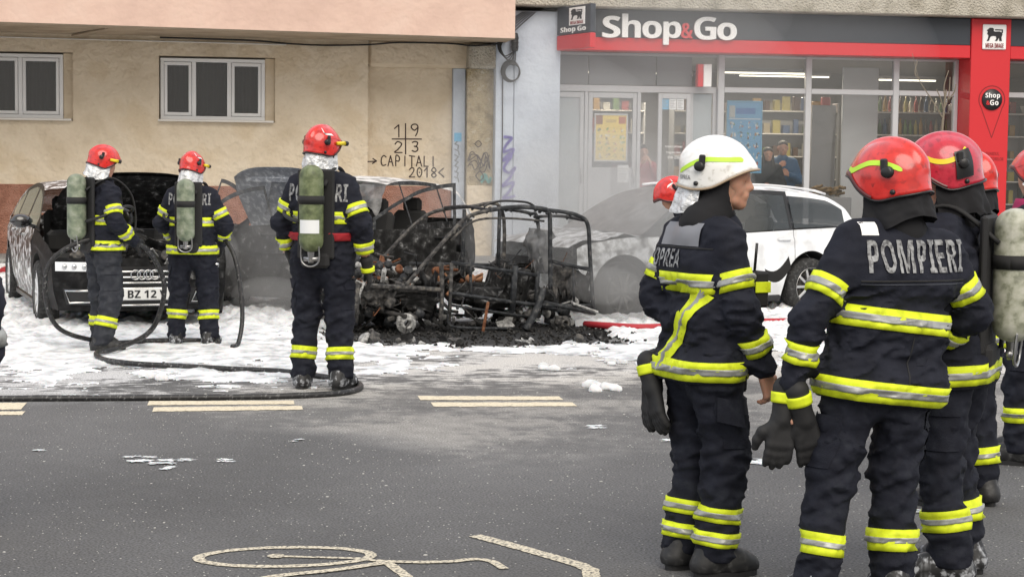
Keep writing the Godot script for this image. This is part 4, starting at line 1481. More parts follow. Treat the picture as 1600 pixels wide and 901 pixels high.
# ---------------------------------------------------------------- people: x is the person's left, z the way the person faces
func hand_bones(w: Vector3, dir: Vector3, palm: Vector3, side: float, curl: float, fat := 1.0) -> Array:
	dir = dir.normalized()
	palm = (palm - dir * palm.dot(dir)).normalized()
	var ac := palm.cross(dir) * side           # towards the thumb
	var o = []
	for i in 4:
		var s := .03 - i * .02
		o.append([w + dir * .0 + ac * s * .6, w + dir * .085 + ac * s, .017 * fat, .0135 * fat])
		var L: float = [.072, .08, .074, .058][i]
		var p := w + dir * .085 + ac * s * 1.08
		var a: float = curl * (.6 + .12 * i)
		for q in 3:
			var d := (dir * cos(a) + palm * sin(a) + ac * (1.5 - i) * .05).normalized()
			var e: Vector3 = p + d * L * ([.44, .32, .24] as Array)[q]
			o.append([p, e, (.0105 - q * .0008) * fat, (.0098 - q * .001) * fat])
			p = e
			a += curl * .75
	var t0 := w + dir * .025 + ac * .026
	var t1 := t0 + (dir * .55 + ac * .75 + palm * .25).normalized() * .042
	var t2 := t1 + (dir * .85 + ac * .35 + palm * .35).normalized() * .033
	var t3 := t2 + (dir * .95 + ac * .1 + palm * .4).normalized() * .026
	o.append([t0, t1, .0165 * fat, .013 * fat]); o.append([t1, t2, .0125 * fat, .0115 * fat]); o.append([t2, t3, .0112 * fat, .0095 * fat])
	return o

func head_bones(c: Vector3, b: Basis) -> Array:
	var o = []
	for q in [[0, .035, -.035, 0, .03, .02, .082, .078], [0, .05, .02, 0, .05, .035, .066, .06], [0, -.03, .02, 0, -.07, .05, .058, .04], [-.03, -.07, .045, .03, -.07, .045, .026, .026],
			[.036, -.012, .05, .03, -.03, .06, .028, .026], [-.036, -.012, .05, -.03, -.03, .06, .028, .026], [0, .025, .088, 0, -.016, .112, .0105, .0125], [.012, -.02, .098, -.012, -.02, .098, .0105, .0105],
			[-.034, .032, .078, .034, .032, .078, .015, .015], [-.015, -.047, .092, .015, -.047, .092, .0085, .0085], [-.013, -.058, .089, .013, -.058, .089, .009, .009], [0, -.088, .076, 0, -.084, .07, .02, .02],
			[.079, .01, -.01, .081, -.02, -.012, .016, .01], [-.079, .01, -.01, -.081, -.02, -.012, .016, .01], [0, -.05, -.02, 0, -.14, -.03, .058, .06]]:
		o.append([c + b * Vector3(q[0], q[1], q[2]), c + b * Vector3(q[3], q[4], q[5]), q[6], q[7]])
	return o

func skeleton(pose: Dictionary) -> Dictionary:
	var J := {"P": Vector3(0, .9, 0), "C": Vector3(0, 1.4, 0), "H": Vector3(0, 1.63, .02), "X": Vector3.RIGHT,
		"eL": Vector3(.29, 1.14, -.02), "wL": Vector3(.29, .9, .05), "eR": Vector3(-.29, 1.14, -.02), "wR": Vector3(-.29, .9, .05),
		"hL": Vector3(.1, .88, 0), "kL": Vector3(.115, .49, .03), "aL": Vector3(.125, .1, -.03), "hR": Vector3(-.1, .88, 0), "kR": Vector3(-.115, .49, .03), "aR": Vector3(-.125, .1, -.03),
		"tL": 12.0, "tR": -12.0, "fat": 1.0}
	for q in pose: J[q] = pose[q]
	var up: Vector3 = (J.C - J.P).normalized()
	J.up = up
	J.Xn = (J.X - up * J.X.dot(up)).normalized()
	J.sL = J.C + J.Xn * .172 * J.fat - up * .0
	J.sR = J.C - J.Xn * .172 * J.fat - up * .0
	return J

func torso_bones(J: Dictionary, ease := 1.0) -> Array:
	var o = []
	var f: float = J.fat
	for q in [[1.02, .12, .075], [.76, .09, .128], [.36, .085, .134], [-.04, .092, .148]]:
		var c: Vector3 = J.P.lerp(J.C, q[0])
		o.append([c - J.Xn * q[1] * f, c + J.Xn * q[1] * f, q[2] * ease * (.5 + .5 * f), q[2] * ease * (.5 + .5 * f)])
	return o

func arm_bones(J: Dictionary, s: String, r := 1.0) -> Array:
	return [[J["s" + s], J["e" + s], .08 * r, .064 * r], [J["e" + s], J["w" + s], .065 * r, .052 * r]]

func leg_bones(J: Dictionary, s: String, r := 1.0) -> Array:
	return [[J["h" + s], J["k" + s], .118 * r, .094 * r], [J["k" + s], J["a" + s] + Vector3(0, .0, 0), .094 * r, .084 * r]]

const KF := 0.055
func boots(parent, J: Dictionary, m: Material, cell := .009):
	for s in ["L", "R"]:
		var a: Vector3 = J["a" + s]
		var t := deg_to_rad(J["t" + s])
		var d := Vector3(sin(t), 0, cos(t))
		var x := Vector3(d.z, 0, -d.x)
		var g := Vector3(a.x, 0, a.z)
		var b = [[g + Vector3(0, .05, 0) - d * .05, g + Vector3(0, .05, 0) + d * .13 + x * .012, .052, .047], [g + Vector3(0, .045, 0) + d * .08 - x * .015, g + Vector3(0, .04, 0) + d * .17, .045, .04], [g + Vector3(0, .06, 0) - d * .03, g + Vector3(0, .12, 0) - d * .02, .056, .056], [g + Vector3(0, .1, 0), g + Vector3(0, .07, 0) + d * .1, .055, .045]]
		put("boot", sdf_mesh(b, .04, cell, .002, Vector3(160, 160, 160), [Plane(Vector3.DOWN, -.022)]), m, parent)
		var st := st_new()
		var prof := PackedVector2Array()
		for i in 28:
			var q := TAU * i / 28
			prof.append(Vector2(cos(q) * (.052 + .006 * maxf(0, sin(q))), sin(q) * .145 + .055))
		plate(st, prof, .026, Transform3D(Basis(x, d, Vector3.UP * -1.0), g + Vector3(0, .026, 0)))
		obj("sole", st, M["black_rubber"], parent)

func helm_point(az: float, el: float, off := 0.0, kind := "modern") -> Vector3:
	var ca := cos(az)
	var rz := .168 if ca > 0 else .172
	var rx := .136
	var ry := .152
	var up := maxf(el, 0.0)
	var r := cos(up)
	if el < 0.0: r = 1.0 - .12 * sin(el) * sin(el)
	var low := helm_rim(az, kind)
	var n := clampf((el - low) / .45, 0.0, 1.0)
	var brim := (.034 if kind == "peak" else .022) * exp(-pow(az / .95, 2.0)) * pow(1.0 - n, 1.5)
	var rear := .014 * exp(-pow((absf(az) - PI) / .9, 2.0)) * pow(1.0 - n, 2.0)
	var p := Vector3(sin(az) * rx * r, ry * sin(el) * (1.0 if el > 0 else .95), ca * rz * r)
	var ridge := .012 * exp(-pow(p.x / .034, 4.0)) * smoothstep(.3, .75, el + .35)
	var d := Vector3(sin(az) * r, sin(up), ca * r).normalized()
	return p + d * (off + ridge) + Vector3(sin(az), -.15, ca) * (brim + rear)

func helm_rim(az: float, kind := "modern") -> float:
	var a := absf(az)
	if kind == "peak": return tab([[0.0, .12], [.6, .04], [1.1, -.25], [1.6, -.62], [2.1, -.74], [2.6, -.66], [PI, -.55]], a)
	return tab([[0.0, .1], [.75, .02], [1.15, -.45], [1.6, -.78], [2.2, -.66], [PI, -.5]], a)

func helmet(parent, xf: Transform3D, shell: String, strip: String, kind := "modern", extras := {}):
	var h := Node3D.new()
	h.name = "helmet"
	parent.add_child(h, true)
	h.transform = xf
	var st := st_new()
	var f = func(u, v):
		var az := lerpf(-PI, PI, u)
		return helm_point(az, lerpf(helm_rim(az, kind), PI / 2, pow(v, .85)), 0.0, kind)
	sheet(st, 64, 26, f)
	var rim = []
	for i in 65:
		var az := lerpf(-PI, PI, i / 64.0)
		rim.append([helm_point(az, helm_rim(az, kind), 0.0, kind), helm_point(az, helm_rim(az, kind), -.012, kind), helm_point(az, helm_rim(az, kind) + .25, -.014, kind)])
	for i in 64:
		quad(st, rim[i][0], rim[i][1], rim[i + 1][1], rim[i + 1][0])
		quad(st, rim[i][1], rim[i][2], rim[i + 1][2], rim[i + 1][1])
	obj("shell", st, M[shell], h)
	st = st_new()
	var pts = []
	for i in 64:
		var az := lerpf(-PI, PI, i / 64.0)
		pts.append(helm_point(az, helm_rim(az, kind), .001, kind))
	tube(st, pts, .0055, 6, true)
	obj("rim", st, M["helmet_trim"] if shell == "helmet_white" else M["black_plastic"], h)
	var shape = [[2.75, -.12], [2.45, .02], [2.1, .2], [1.8, .3], [1.3, .33], [.85, .36], [.6, .38]]
	if kind == "modern": shape = [[2.3, .12], [1.9, .3], [1.5, .36], [1.15, .28], [.8, .2], [.5, .3]]
	if extras.has("swoosh"): shape = [[2.2, .55], [1.9, .3], [1.55, .18], [1.2, .22], [.8, .42], [.55, .5]]
	for s in [-1.0, 1.0]:
		st = st_new()
		var q = []
		for e in shape: q.append(Vector2(e[0] * s, e[1]))
		var sp := spline(q, 6)
		smooth(st)
		for i in sp.size() - 1:
			var w: float = .074 * minf(1.0, minf(i + 1, sp.size() - 1 - i) / 2.5)
			var w2: float = .074 * minf(1.0, minf(i + 2, sp.size() - 2 - i) / 2.5)
			quad(st, helm_point(sp[i].x, sp[i].y - w, .003, kind), helm_point(sp[i].x, sp[i].y + w, .003, kind), helm_point(sp[i + 1].x, sp[i + 1].y + w2, .003, kind), helm_point(sp[i + 1].x, sp[i + 1].y - w2, .003, kind))
		obj("stripe", st, M[strip], h)
		for e in [[1.95, .08, .024, .022], [2.05, -.5, .011, .008]]:
			st = st_new()
			var p := helm_point(e[0] * s, e[1], 0.0, kind)
			var n := Vector3(p.x, 0, p.z * .4).normalized()
			var bx := n.cross(Vector3.UP).normalized()
			lathe(st, [Vector2(e[2] * 1.05, -.01), Vector2(e[2], e[3]), Vector2(e[2] * .7, e[3] + .004), Vector2(0, e[3] + .004)], 14, Transform3D(Basis(bx, n, bx.cross(n)), p))
			if e[2] > .02:
				box(st, p + n * .015 + Vector3(0, .03, .012), Vector3(.022, .05, .03), .006)
			obj("knob", st, M["black_plastic"], h)
	if kind == "modern":
		st = st_new()
		sheet(st, 40, 3, func(u, v):
			var az := lerpf(-1.5, 1.5, u)
			return helm_point(az, helm_rim(az, kind) + .02 + v * .13, .004 + .004 * sin(v * PI), kind))
		obj("visor_frame", st, M["visor_grey"], h)
	if extras.has("lamp"):
		st = st_new()
		var p := helm_point(-1.15, .02, .022, kind)
		tube(st, [p + Vector3(0, 0, -.045), p + Vector3(0, 0, .045)], [.014, .018], 10)
		obj("lamp", st, M["helmet_yellow"], h)
		st = st_new()
		tube(st, [p + Vector3(0, 0, .046), p + Vector3(0, .0, .075)], [.021, .021], 10)
		obj("lamp_head", st, M["black_plastic"], h)
	if extras.has("chevron"):
		for s in [-1.0, 1.0]:
			st = st_new()
			smooth(st)
			var sp = [Vector2(s * 2.2, .95), Vector2(s * 2.0, .55), Vector2(s * 1.5, .5)]
			for i in 2:
				quad(st, helm_point(sp[i].x, sp[i].y - .06, .004, kind), helm_point(sp[i].x + .12 * s, sp[i].y + .06, .004, kind), helm_point(sp[i + 1].x + .12 * s, sp[i + 1].y + .06, .004, kind), helm_point(sp[i + 1].x, sp[i + 1].y - .06, .004, kind))
			obj("reflector", st, M["sign_white"], h)
	if extras.has("visor"):
		st = st_new()
		sheet(st, 24, 6, func(u, v):
			var az := lerpf(-1.0, 1.0, u)
			return helm_point(az, helm_rim(az, kind) + .05 + v * .42, .006, kind))
		obj("visor_cover", st, M["black_plastic"], h)
		for s in [-1.0, 1.0]:
			st = st_new()
			sheet(st, 6, 6, func(u, v): return helm_point(s * lerpf(1.75, 2.25, u), lerpf(-.42, .42, v) + .1 * u, .008 + .006 * sin(u * PI) * sin(v * PI), kind))
			obj("side_shield", st, M["black_plastic"], h)
	if extras.has("name"):
		var lm := letters(extras.name, .075, .022, .01, 400)
		var a := lm.surface_get_arrays(0)
		var v: PackedVector3Array = a[Mesh.ARRAY_VERTEX]
		for i in v.size():
			v[i] = helm_point(-2.5 + v[i].x / .15, -.3 + v[i].y / .15, .002 if v[i].z > 0 else .0005, kind)
		a[Mesh.ARRAY_VERTEX] = v
		a[Mesh.ARRAY_NORMAL] = null
		a[Mesh.ARRAY_TANGENT] = null
		var s2 := SurfaceTool.new()
		s2.create_from_arrays(a)
		obj("lettering", s2, M["sign_grey"], h)
	return h

func cape(parent, xf: Transform3D, m: String, drop := .17, sd := 0.0, from := 1.15):
	var st := st_new()
	sheet(st, 56, 18, func(u, v):
		var az := lerpf(from, TAU - from, u)
		var w := wrapf(az, -PI, PI)
		var top := helm_point(w, helm_rim(w) + .12, -.016)
		var r: float = lerpf(1.0, 1.12, v) * (1.0 + .05 * sin(az * 9.0 + sd) * v + .09 * fold.get_noise_3d(cos(az) * 90.0 + sd * 40.0, v * 60.0, sin(az) * 90.0))
		return Vector3(top.x * r, top.y - drop * v * (1.0 + .12 * sin(az * 3.0 + sd)), top.z * r - .012 * v))
	put("neck_cape", done(st), M[m], parent, xf)

func air_tank(parent, J: Dictionary, m: String, r := .082, lo := .98, hi := 1.58, back := -.27, label := false):
	var xf := Transform3D(Basis(), J.P + Vector3(0, -.9, back))
	var t := Node3D.new()
	t.name = "air_cylinder"
	parent.add_child(t, true)
	t.transform = xf
	var st := st_new()
	var prof = [Vector2(0, lo)]
	for i in 7:
		var a := PI / 2 * i / 6
		prof.append(Vector2(sin(a) * r * .98 + .002, lo + r * .9 - cos(a) * r * .9))
	for i in 7:
		var a := PI / 2 * i / 6
		prof.append(Vector2(cos(a) * r, hi - r * .9 + sin(a) * r * .9))
	lathe(st, prof, 28)
	obj("bottle", st, M[m], t)
	st = st_new()
	for y in [lo + (hi - lo) * .6]: lathe(st, [Vector2(r * .9, y - .028), Vector2(r + .006, y - .028), Vector2(r + .006, y + .028), Vector2(r * .9, y + .028)], 28)
	obj("strap", st, M["strap"], t)
	if label:
		st = st_new()
		sheet(st, 12, 2, func(u, v):
			var a := lerpf(PI * 1.18, PI * 1.75, u)
			return Vector3(cos(a) * (r + .002), lerpf(lo + .13, lo + .22, v), sin(a) * (r + .002)))
		obj("label_sticker", st, M["paper"], t)
	st = st_new()
	lathe(st, [Vector2(0, lo - .07), Vector2(.018, lo - .07), Vector2(.022, lo - .03), Vector2(.026, lo + .01)], 12)
	tube(st, [Vector3(-.05, lo - .045, 0), Vector3(.05, lo - .045, 0)], .016, 8)
	obj("valve", st, M["steel"], t)
	st = st_new()
	tube(st, spline([Vector3(-.062, lo + .05, -.03), Vector3(-.06, lo - .06, -.02), Vector3(0, lo - .095, -.02), Vector3(.06, lo - .06, -.02), Vector3(.062, lo + .05, -.03)], 6), .006, 6)
	obj("valve_guard", st, M["steel"], t)
	st = st_new()
	box(st, Vector3(0, (lo + hi) * .5 - .04, r + .02), Vector3(.26, hi - lo + .02, .03), .012)
	box(st, Vector3(0, lo - .06, r + .01), Vector3(.2, .1, .06), .02)
	obj("back_plate", st, M["strap"], t)
	# harness straps over the shoulders
	for s in [-1.0, 1.0]:
		st = st_new()
		var pts = spline([Vector3(.07 * s, hi - .14, r * .6), Vector3(.085 * s, 1.515, r + .14), Vector3(.105 * s, 1.5, r + .26), Vector3(.12 * s, 1.36, r + .385), Vector3(.15 * s, 1.1, r + .4), Vector3(.2 * s, .98, r + .3)], 5)
		tube(st, pts, .02, 6, false, true, .5)
		obj("harness_strap", st, M["strap"], t)
	return t

# cfg: label, group, at (x, z), yaw, pose, look (head basis angles), jacket/trouser materials, bands ...
func person(cfg: Dictionary) -> Node3D:
	var J := skeleton(cfg.get("pose", {}))
	var sc: float = cfg.get("scale", 1.0)
	var cell: float = cfg.get("cell", .012)
	var o := thing("person", Transform3D(Basis(Vector3.UP, deg_to_rad(cfg.yaw)).scaled(Vector3.ONE * sc), cfg.at), cfg.label, "person", cfg.get("group", ""))
	var look: Vector2 = cfg.get("look", Vector2.ZERO)
	var hb := Basis(Vector3.UP, deg_to_rad(look.x)) * Basis(Vector3.RIGHT, deg_to_rad(look.y)) * Basis(Vector3.BACK, deg_to_rad(cfg.get("tilt", 0.0)))
	var amp: float = cfg.get("amp", .016)
	var F: Vector3 = cfg.get("folds", Vector3(150, 380, 150))
	calm = 1.0 if cfg.has("back_text") else 0.0
	var torso := torso_bones(J)
	var armL := arm_bones(J, "L")
	var armR := arm_bones(J, "R")
	# the body under the clothes, one surface with head and hands
	var slim = torso_bones(J, .6) + arm_bones(J, "L", .62) + arm_bones(J, "R", .62) + leg_bones(J, "L", .7) + leg_bones(J, "R", .7)
	slim.append([J.C, J.H - J.up * .06, .07, .06])
	slim.append([J.H + hb * Vector3(0, .03, -.03), J.H + hb * Vector3(0, .0, .03), .08, .07])
	for s in ["L", "R"]: slim.append([J["a" + s], J["a" + s] + Vector3(0, -.04, .08), .045, .035])
	var bst := SurfaceTool.new()
	bst.append_from(sdf_mesh(slim, .05, .03), 0, Transform3D.IDENTITY)
	if cfg.get("face", false): bst.append_from(sdf_mesh(head_bones(J.H, hb), .022, cfg.get("face_cell", .004)), 0, Transform3D.IDENTITY)
	var hands = cfg.get("hands", {})
	for s in ["L", "R"]:
		var kind: String = hands.get(s, "glove")
		var w: Vector3 = J["w" + s]
		var d: Vector3 = cfg.get("hand_dir_" + s, (w - J["e" + s]).normalized())
		var palm: Vector3 = cfg.get("palm_" + s, Vector3(-.9 if s == "L" else .9, 0, -.3))
		var hbns := hand_bones(w + d * .03, d, palm, 1.0 if s == "L" else -1.0, cfg.get("curl", .35), 1.25 if kind != "bare" else 1.0)
		if kind == "bare": bst.append_from(sdf_mesh(hbns, .008, .004), 0, Transform3D.IDENTITY)
		elif kind != "none":
			hbns.append([w - d * .03, w + d * .04, .045, .034])
			var g = put("glove", sdf_mesh(hbns, .01, .005 if cell < .013 else .007), M[cfg.get("glove_mat", "glove")], o)
			if kind == "cuffed":
				put("cuff_band", band([[w - d * .03, w + d * .06, .045, .04]], w + d * .035, d, .03, .01, 0, F, .006), M["yellow_band"], g)
	var bm := bst.commit()
	put("body", bm, M["skin"], o)
	if cfg.get("face", false):
		for s in [-1.0, 1.0]:
			var st := st_new()
			lathe(st, [Vector2(0, -.0115), Vector2(.008, -.008), Vector2(.0115, 0), Vector2(.008, .008), Vector2(0, .0115)], 12, Transform3D(hb, J.H + hb * Vector3(.031 * s, .012, .0795)))
			var ey = obj("eye", st, M["eye_white"], o)
			st = st_new()
			lathe(st, [Vector2(0, .0025), Vector2(.0055, .0), Vector2(.006, -.001)], 12, Transform3D(hb * Basis(Vector3.RIGHT, PI / 2), J.H + hb * Vector3(.031 * s, .012, .0905)))
			obj("iris", st, M["iris"], ey)
			st = st_new()
			tube(st, [J.H + hb * Vector3(.014 * s, .03, .0945), J.H + hb * Vector3(.03 * s, .036, .0925), J.H + hb * Vector3(.046 * s, .03, .083)], [.003, .0038, .002], 6)
			obj("eyebrow", st, M["hair_dark"], o)
		var ls := st_new()
		for y in [-.049, -.056]: tube(ls, [J.H + hb * Vector3(-.02, y, .0955), J.H + hb * Vector3(0, y + .002, .1012 - (.002 if y < -.05 else 0.0)), J.H + hb * Vector3(.02, y, .0955)], [.002, .0042, .002], 6)
		obj("lips", ls, M["lip"], o)
	# trousers
	var legs := leg_bones(J, "L") + leg_bones(J, "R")
	legs.append([J.hL + Vector3(0, .06, 0), J.hR + Vector3(0, .06, 0), .125, .125])
	legs.append([J.hL + Vector3(0, -.04, 0), J.hR + Vector3(0, -.04, 0), .108, .108])
	put("trousers", sdf_mesh(legs, .03, cell, amp * 1.2, F * Vector3(.8, .75, .8), [Plane(Vector3.DOWN, -cfg.get("cuff", .07))]), M[cfg.get("trousers", "trouser")], o)
	if cfg.get("helmet", ""):
		for e in [["L", Vector3.LEFT, Vector3.FORWARD], ["R", Vector3.RIGHT, Vector3.BACK]]:
			var lb := leg_bones(J, e[0])
			var cz: float = (J["h" + e[0]].z + J["k" + e[0]].z) * .5 * e[2].z
			put("pocket", lay_strip([Vector2(cz, .73), Vector2(cz, .55)], .16, e[1], e[2], Vector3.UP, lb, .03, amp * 1.2, F * Vector3(.8, .75, .8), .011), M[cfg.get("trousers", "trouser")], o)
			put("pocket_flap", lay_strip([Vector2(cz, .755), Vector2(cz, .69)], .172, e[1], e[2], Vector3.UP, lb, .03, amp * 1.2, F * Vector3(.8, .75, .8), .018), M[cfg.get("trousers", "trouser")], o)
	boots(o, J, M[cfg.get("boots", "boot")], .009 if cell < .013 else .013)
	# jacket
	var jb := torso + armL + armR
	if cfg.get("collar", true): jb.append([J.C + J.up * .0, J.H - J.up * cfg.get("collar_top", .15), .1, .08])
	put("jacket", sdf_mesh(jb, KF, cell, amp, F, [Plane(-J.up, -(J.up.dot(J.P) - cfg.get("hem", .11)))]), M[cfg.get("jacket", "turnout")], o)
	# reflective bands
	var ring = func(bones, c, n, w, k):
		var y = put("reflective_band", band(bones, c, n, w, k, amp, F, .007), M["yellow_band"] if not cfg.get("grey_bands", false) else M["silver_band"], o)
		if not cfg.get("grey_bands", false): put("silver_stripe", band(bones, c, n, w * .34, k, amp, F, .0105), M["silver_band"], y)
	for e in cfg.get("torso_bands", [.44, -.08]):
		ring.call(torso, J.P.lerp(J.C, e), J.up, .082, KF)
	for s in ["L", "R"]:
		for e in cfg.get("arm_bands", [.62, 1.55]):
			var a: Vector3 = J["s" + s]
			var b: Vector3 = J["e" + s]
			if e > 1.0:
				a = J["e" + s]; b = J["w" + s]
			ring.call(arm_bones(J, s), a.lerp(b, fposmod(e, 1.0)), b - a, .078, KF)
		for e in cfg.get("leg_bands", [.25]):
			var kn: Vector3 = J["k" + s]
			var an: Vector3 = J["a" + s]
			var t: float = (kn.y - e) / (kn.y - an.y)
			var y = put("reflective_band", band(leg_bones(J, s), kn.lerp(an, t), an - kn, .085 if cfg.get("leg_bands", [.25]).size() == 1 else .06, .03, amp * 1.2, F * Vector3(.8, .75, .8), .007), M["yellow_band"] if not cfg.get("grey_bands", false) else M["silver_band"], o)
			if not cfg.get("grey_bands", false): put("silver_stripe", band(leg_bones(J, s), kn.lerp(an, t), an - kn, .022, .03, amp * 1.2, F * Vector3(.8, .75, .8), .0105), M["silver_band"], y)
	# things laid on the back
	var back := Vector3.BACK
	for e in cfg.get("back_text", []):
		put("lettering", lay_mesh(letters(e[0], e[1], e[2], .01), Vector2(e[3], e[4]), back, Vector3.LEFT, Vector3.UP, jb, KF, amp, F, .007), M[e[5]], o)
	for e in cfg.get("back_strips", []):
		put(e[2], lay_strip(e[0], e[1], back, Vector3.LEFT, Vector3.UP, jb, KF, amp, F, e[4]), M[e[3]], o)
	calm = 0.0
	# hood and helmet
	if cfg.get("helmet", ""):
		var hood = [[J.H + hb * Vector3(0, .02, -.02), J.H + hb * Vector3(0, 0, .02), .093, .088], [J.H + hb * Vector3(0, -.04, .01), J.H + hb * Vector3(0, -.06, .04), .078, .062], [J.H + hb * Vector3(0, -.08, -.02), J.C + J.up * .06, .085, .1]]
		put("hood", sdf_mesh(hood, .04, .008 if cell < .013 else .011, .003, Vector3(150, 300, 150), [], [[J.H + hb * Vector3(0, -.012, .17), .165]]), M["hood"], o)
		var hs: float = cfg.get("helmet_size", .84)
		var hx := Transform3D(hb.scaled(Vector3.ONE * hs), J.H + hb * Vector3(0, .042 + (1.0 - hs) * .06, cfg.get("helmet_back", -.015)))
		helmet(o, hx, cfg.helmet, cfg.get("strip", "helmet_lime"), cfg.get("helmet_kind", "modern"), cfg.get("extras", {}))
		if cfg.get("cape", ""): cape(o, hx, cfg.cape, cfg.get("cape_drop", .15), cfg.get("yaw", 0.0), cfg.get("cape_from", 1.15))
	if cfg.get("tank", ""):
		air_tank(o, J, cfg.tank, cfg.get("tank_r", .082), cfg.get("tank_lo", .98), cfg.get("tank_hi", 1.56), cfg.get("tank_back", -.24), cfg.get("tank_label", false))
	if cfg.get("belt", ""):
		put("belt", band(torso, J.P.lerp(J.C, .3), J.up, .055, KF, amp, F, .012), M[cfg.belt], o)
	return o

func V(x, y, z) -> Vector3: return Vector3(x, y, z)

func build_people():
	# the three at the fire
	var o = person({"label": "firefighter in profile with tank beside the black sedan's headlamp", "group": "firefighters", "at": V(-3.6, 0, -15.7), "yaw": 128, "scale": 1.0, "helmet": "helmet_red", "strip": "helmet_red", "extras": {"lamp": true}, "helmet_size": .8, "hem": -.01, "torso_bands": [.52, .08], "cape": "cape_silver", "tank": "tank_green", "trousers": "trouser_grey", "look": Vector2(-10, 12), "leg_bands": [.27], "boots": "boot",
		"pose": {"eL": V(.26, 1.16, .08), "wL": V(.16, 1.04, .3), "eR": V(-.27, 1.15, .0), "wR": V(-.2, .98, .2), "aL": V(.14, .1, .04), "aR": V(-.13, .1, -.07)}})
	mask_hose(o, -1)
	o = person({"label": "firefighter seen from behind with pale green tank gripping the hose", "group": "firefighters", "at": V(-2.92, 0, -16.3), "yaw": 176, "scale": .975, "helmet": "helmet_red", "strip": "helmet_red", "extras": {"lamp": true, "chevron": true}, "cape": "cape_silver", "hem": .05, "torso_bands": [.52, .0], "helmet_size": .8, "tank": "tank_green", "look": Vector2(-18, 8), "leg_bands": [.29],  "boots": "boot_foam",
		"back_text": [["POMPIERI", .4, .11, 0, 1.37, "faded_print"]],
		"pose": {"eR": V(-.31, 1.13, .02), "wR": V(-.25, .96, .16), "eL": V(.3, 1.14, .02), "wL": V(.2, .98, .2), "aL": V(.15, .1, -.02), "aR": V(-.17, .1, -.02), "kL": V(.13, .5, .03), "kR": V(-.14, .5, .03)}})
	mask_hose(o, 1)
	o = person({"label": "tall firefighter with olive tank and red belt standing before the wreck", "group": "firefighters", "at": V(-1.42, 0, -13.35), "yaw": 168, "scale": 1.085, "cell": .011, "helmet": "helmet_red", "strip": "helmet_red", "extras": {"lamp": true, "chevron": true}, "cape": "cape_silver", "tank": "tank_olive", "tank_label": true, "tank_lo": .95, "tank_hi": 1.54, "look": Vector2(-28, 0), "leg_bands": [.245], "boots": "boot_foam", "belt": "belt_red", "torso_bands": [.56], "hem": -.04, "helmet_size": .82, "hands": {"R": "cuffed"},
		"back_text": [["POMPIERI", .42, .12, 0, 1.35, "faded_print"]],
		"pose": {"eR": V(-.29, 1.13, -.03), "wR": V(-.31, .86, .04), "eL": V(.29, 1.14, .0), "wL": V(.26, .9, .12), "aL": V(.13, .1, -.03), "aR": V(-.14, .1, -.02)}})
	mask_hose(o, 1)
	# the group at the right
	o = person({"label": "firefighter in white helmet facing right, reflective diagonal on his jacket", "group": "firefighters", "at": V(.8, 0, -7.45), "yaw": 117, "scale": 1.0, "cell": .0095, "face": true, "cape_from": 1.95, "collar_top": .2, "helmet_back": -.04, "helmet_size": .88, "helmet": "helmet_white", "strip": "helmet_lime", "helmet_kind": "peak", "extras": {"name": "OPREA"}, "cape": "cape_silver", "cape_drop": .14, "look": Vector2(-38, 3), "leg_bands": [.265, .165], "torso_bands": [.64, -.06], "hem": .085, "arm_bands": [.6, 1.6], "hands": {"R": "bare", "L": "glove"}, "curl": .7, "amp": .016,
		"back_text": [["OPREA", .21, .075, -.08, 1.325, "faded_print"]],
		"back_strips": [[[Vector2(-.2, 1.37), Vector2(.2, 1.37)], .007, "yoke_seam", "strap", .005], [[Vector2(-.15, 1.425), Vector2(.12, 1.425)], .095, "back_patch", "patch_grey", .008], [[Vector2(.16, 1.2), Vector2(-.1, .86)], .085, "reflective_band", "yellow_band", .009], [[Vector2(.16, 1.2), Vector2(-.1, .86)], .028, "silver_stripe", "silver_band", .0115]],
		"pose": {"fat": 1.0, "H": V(-.01, 1.64, .085), "eL": V(.22, 1.15, -.1), "wL": V(.2, .98, .1), "eR": V(-.24, 1.13, .03), "wR": V(-.22, .88, .15), "kL": V(.1, .5, .04), "kR": V(-.1, .5, .06), "aL": V(.09, .1, -.02), "aR": V(-.1, .1, .01), "tL": 5.0, "tR": -8.0, "P": V(0, .9, -.01), "C": V(0, 1.41, -.01)}})
	chest_radio(o)
	o = person({"label": "broad firefighter with the word on his back, gloves in left hand", "group": "firefighters", "at": V(1.36, 0, -6.95), "yaw": 198, "scale": 1.0, "cell": .009, "helmet": "helmet_red", "strip": "helmet_lime", "helmet_size": .95, "look": Vector2(30, 4), "leg_bands": [.245], "torso_bands": [.44, -.12], "arm_bands": [.62, 1.5], "cape": "hood", "cape_drop": .12, "hands": {"L": "bare", "R": "glove"}, "curl": .9, "boots": "boot_foam", "amp": .016,
		"back_text": [["POMPIERI", .43, .125, 0.18, 1.37, "faded_print"]],
		"back_strips": [[[Vector2(-.05, 1.475), Vector2(.02, 1.475)], .05, "shoulder_tab", "sign_white", .006], [[Vector2(-.06, 1.275), Vector2(.4, 1.275)], .007, "yoke_seam", "strap", .005], [[Vector2(-.06, 1.262), Vector2(.4, 1.262)], .004, "yoke_seam", "seam_thread", .004], [[Vector2(.15, 1.06), Vector2(.12, .86)], .006, "back_seam", "strap", .005]],
		"pose": {"fat": 1.2, "P": V(-.1, .9, 0), "C": V(-.16, 1.4, 0), "H": V(-.13, 1.63, .05), "hL": V(.01, .88, 0), "hR": V(-.2, .88, 0), "kL": V(.1, .5, .02), "kR": V(-.18, .5, .03), "aL": V(.17, .1, -.02), "aR": V(-.16, .1, -.02), "eL": V(.23, 1.13, -.02), "wL": V(.27, .86, .03), "eR": V(-.5, 1.14, -.0), "wR": V(-.44, .96, .2)}})
	held_gloves(o, V(.275, .79, .03), "black leather gloves with yellow cuffs held in his hand")
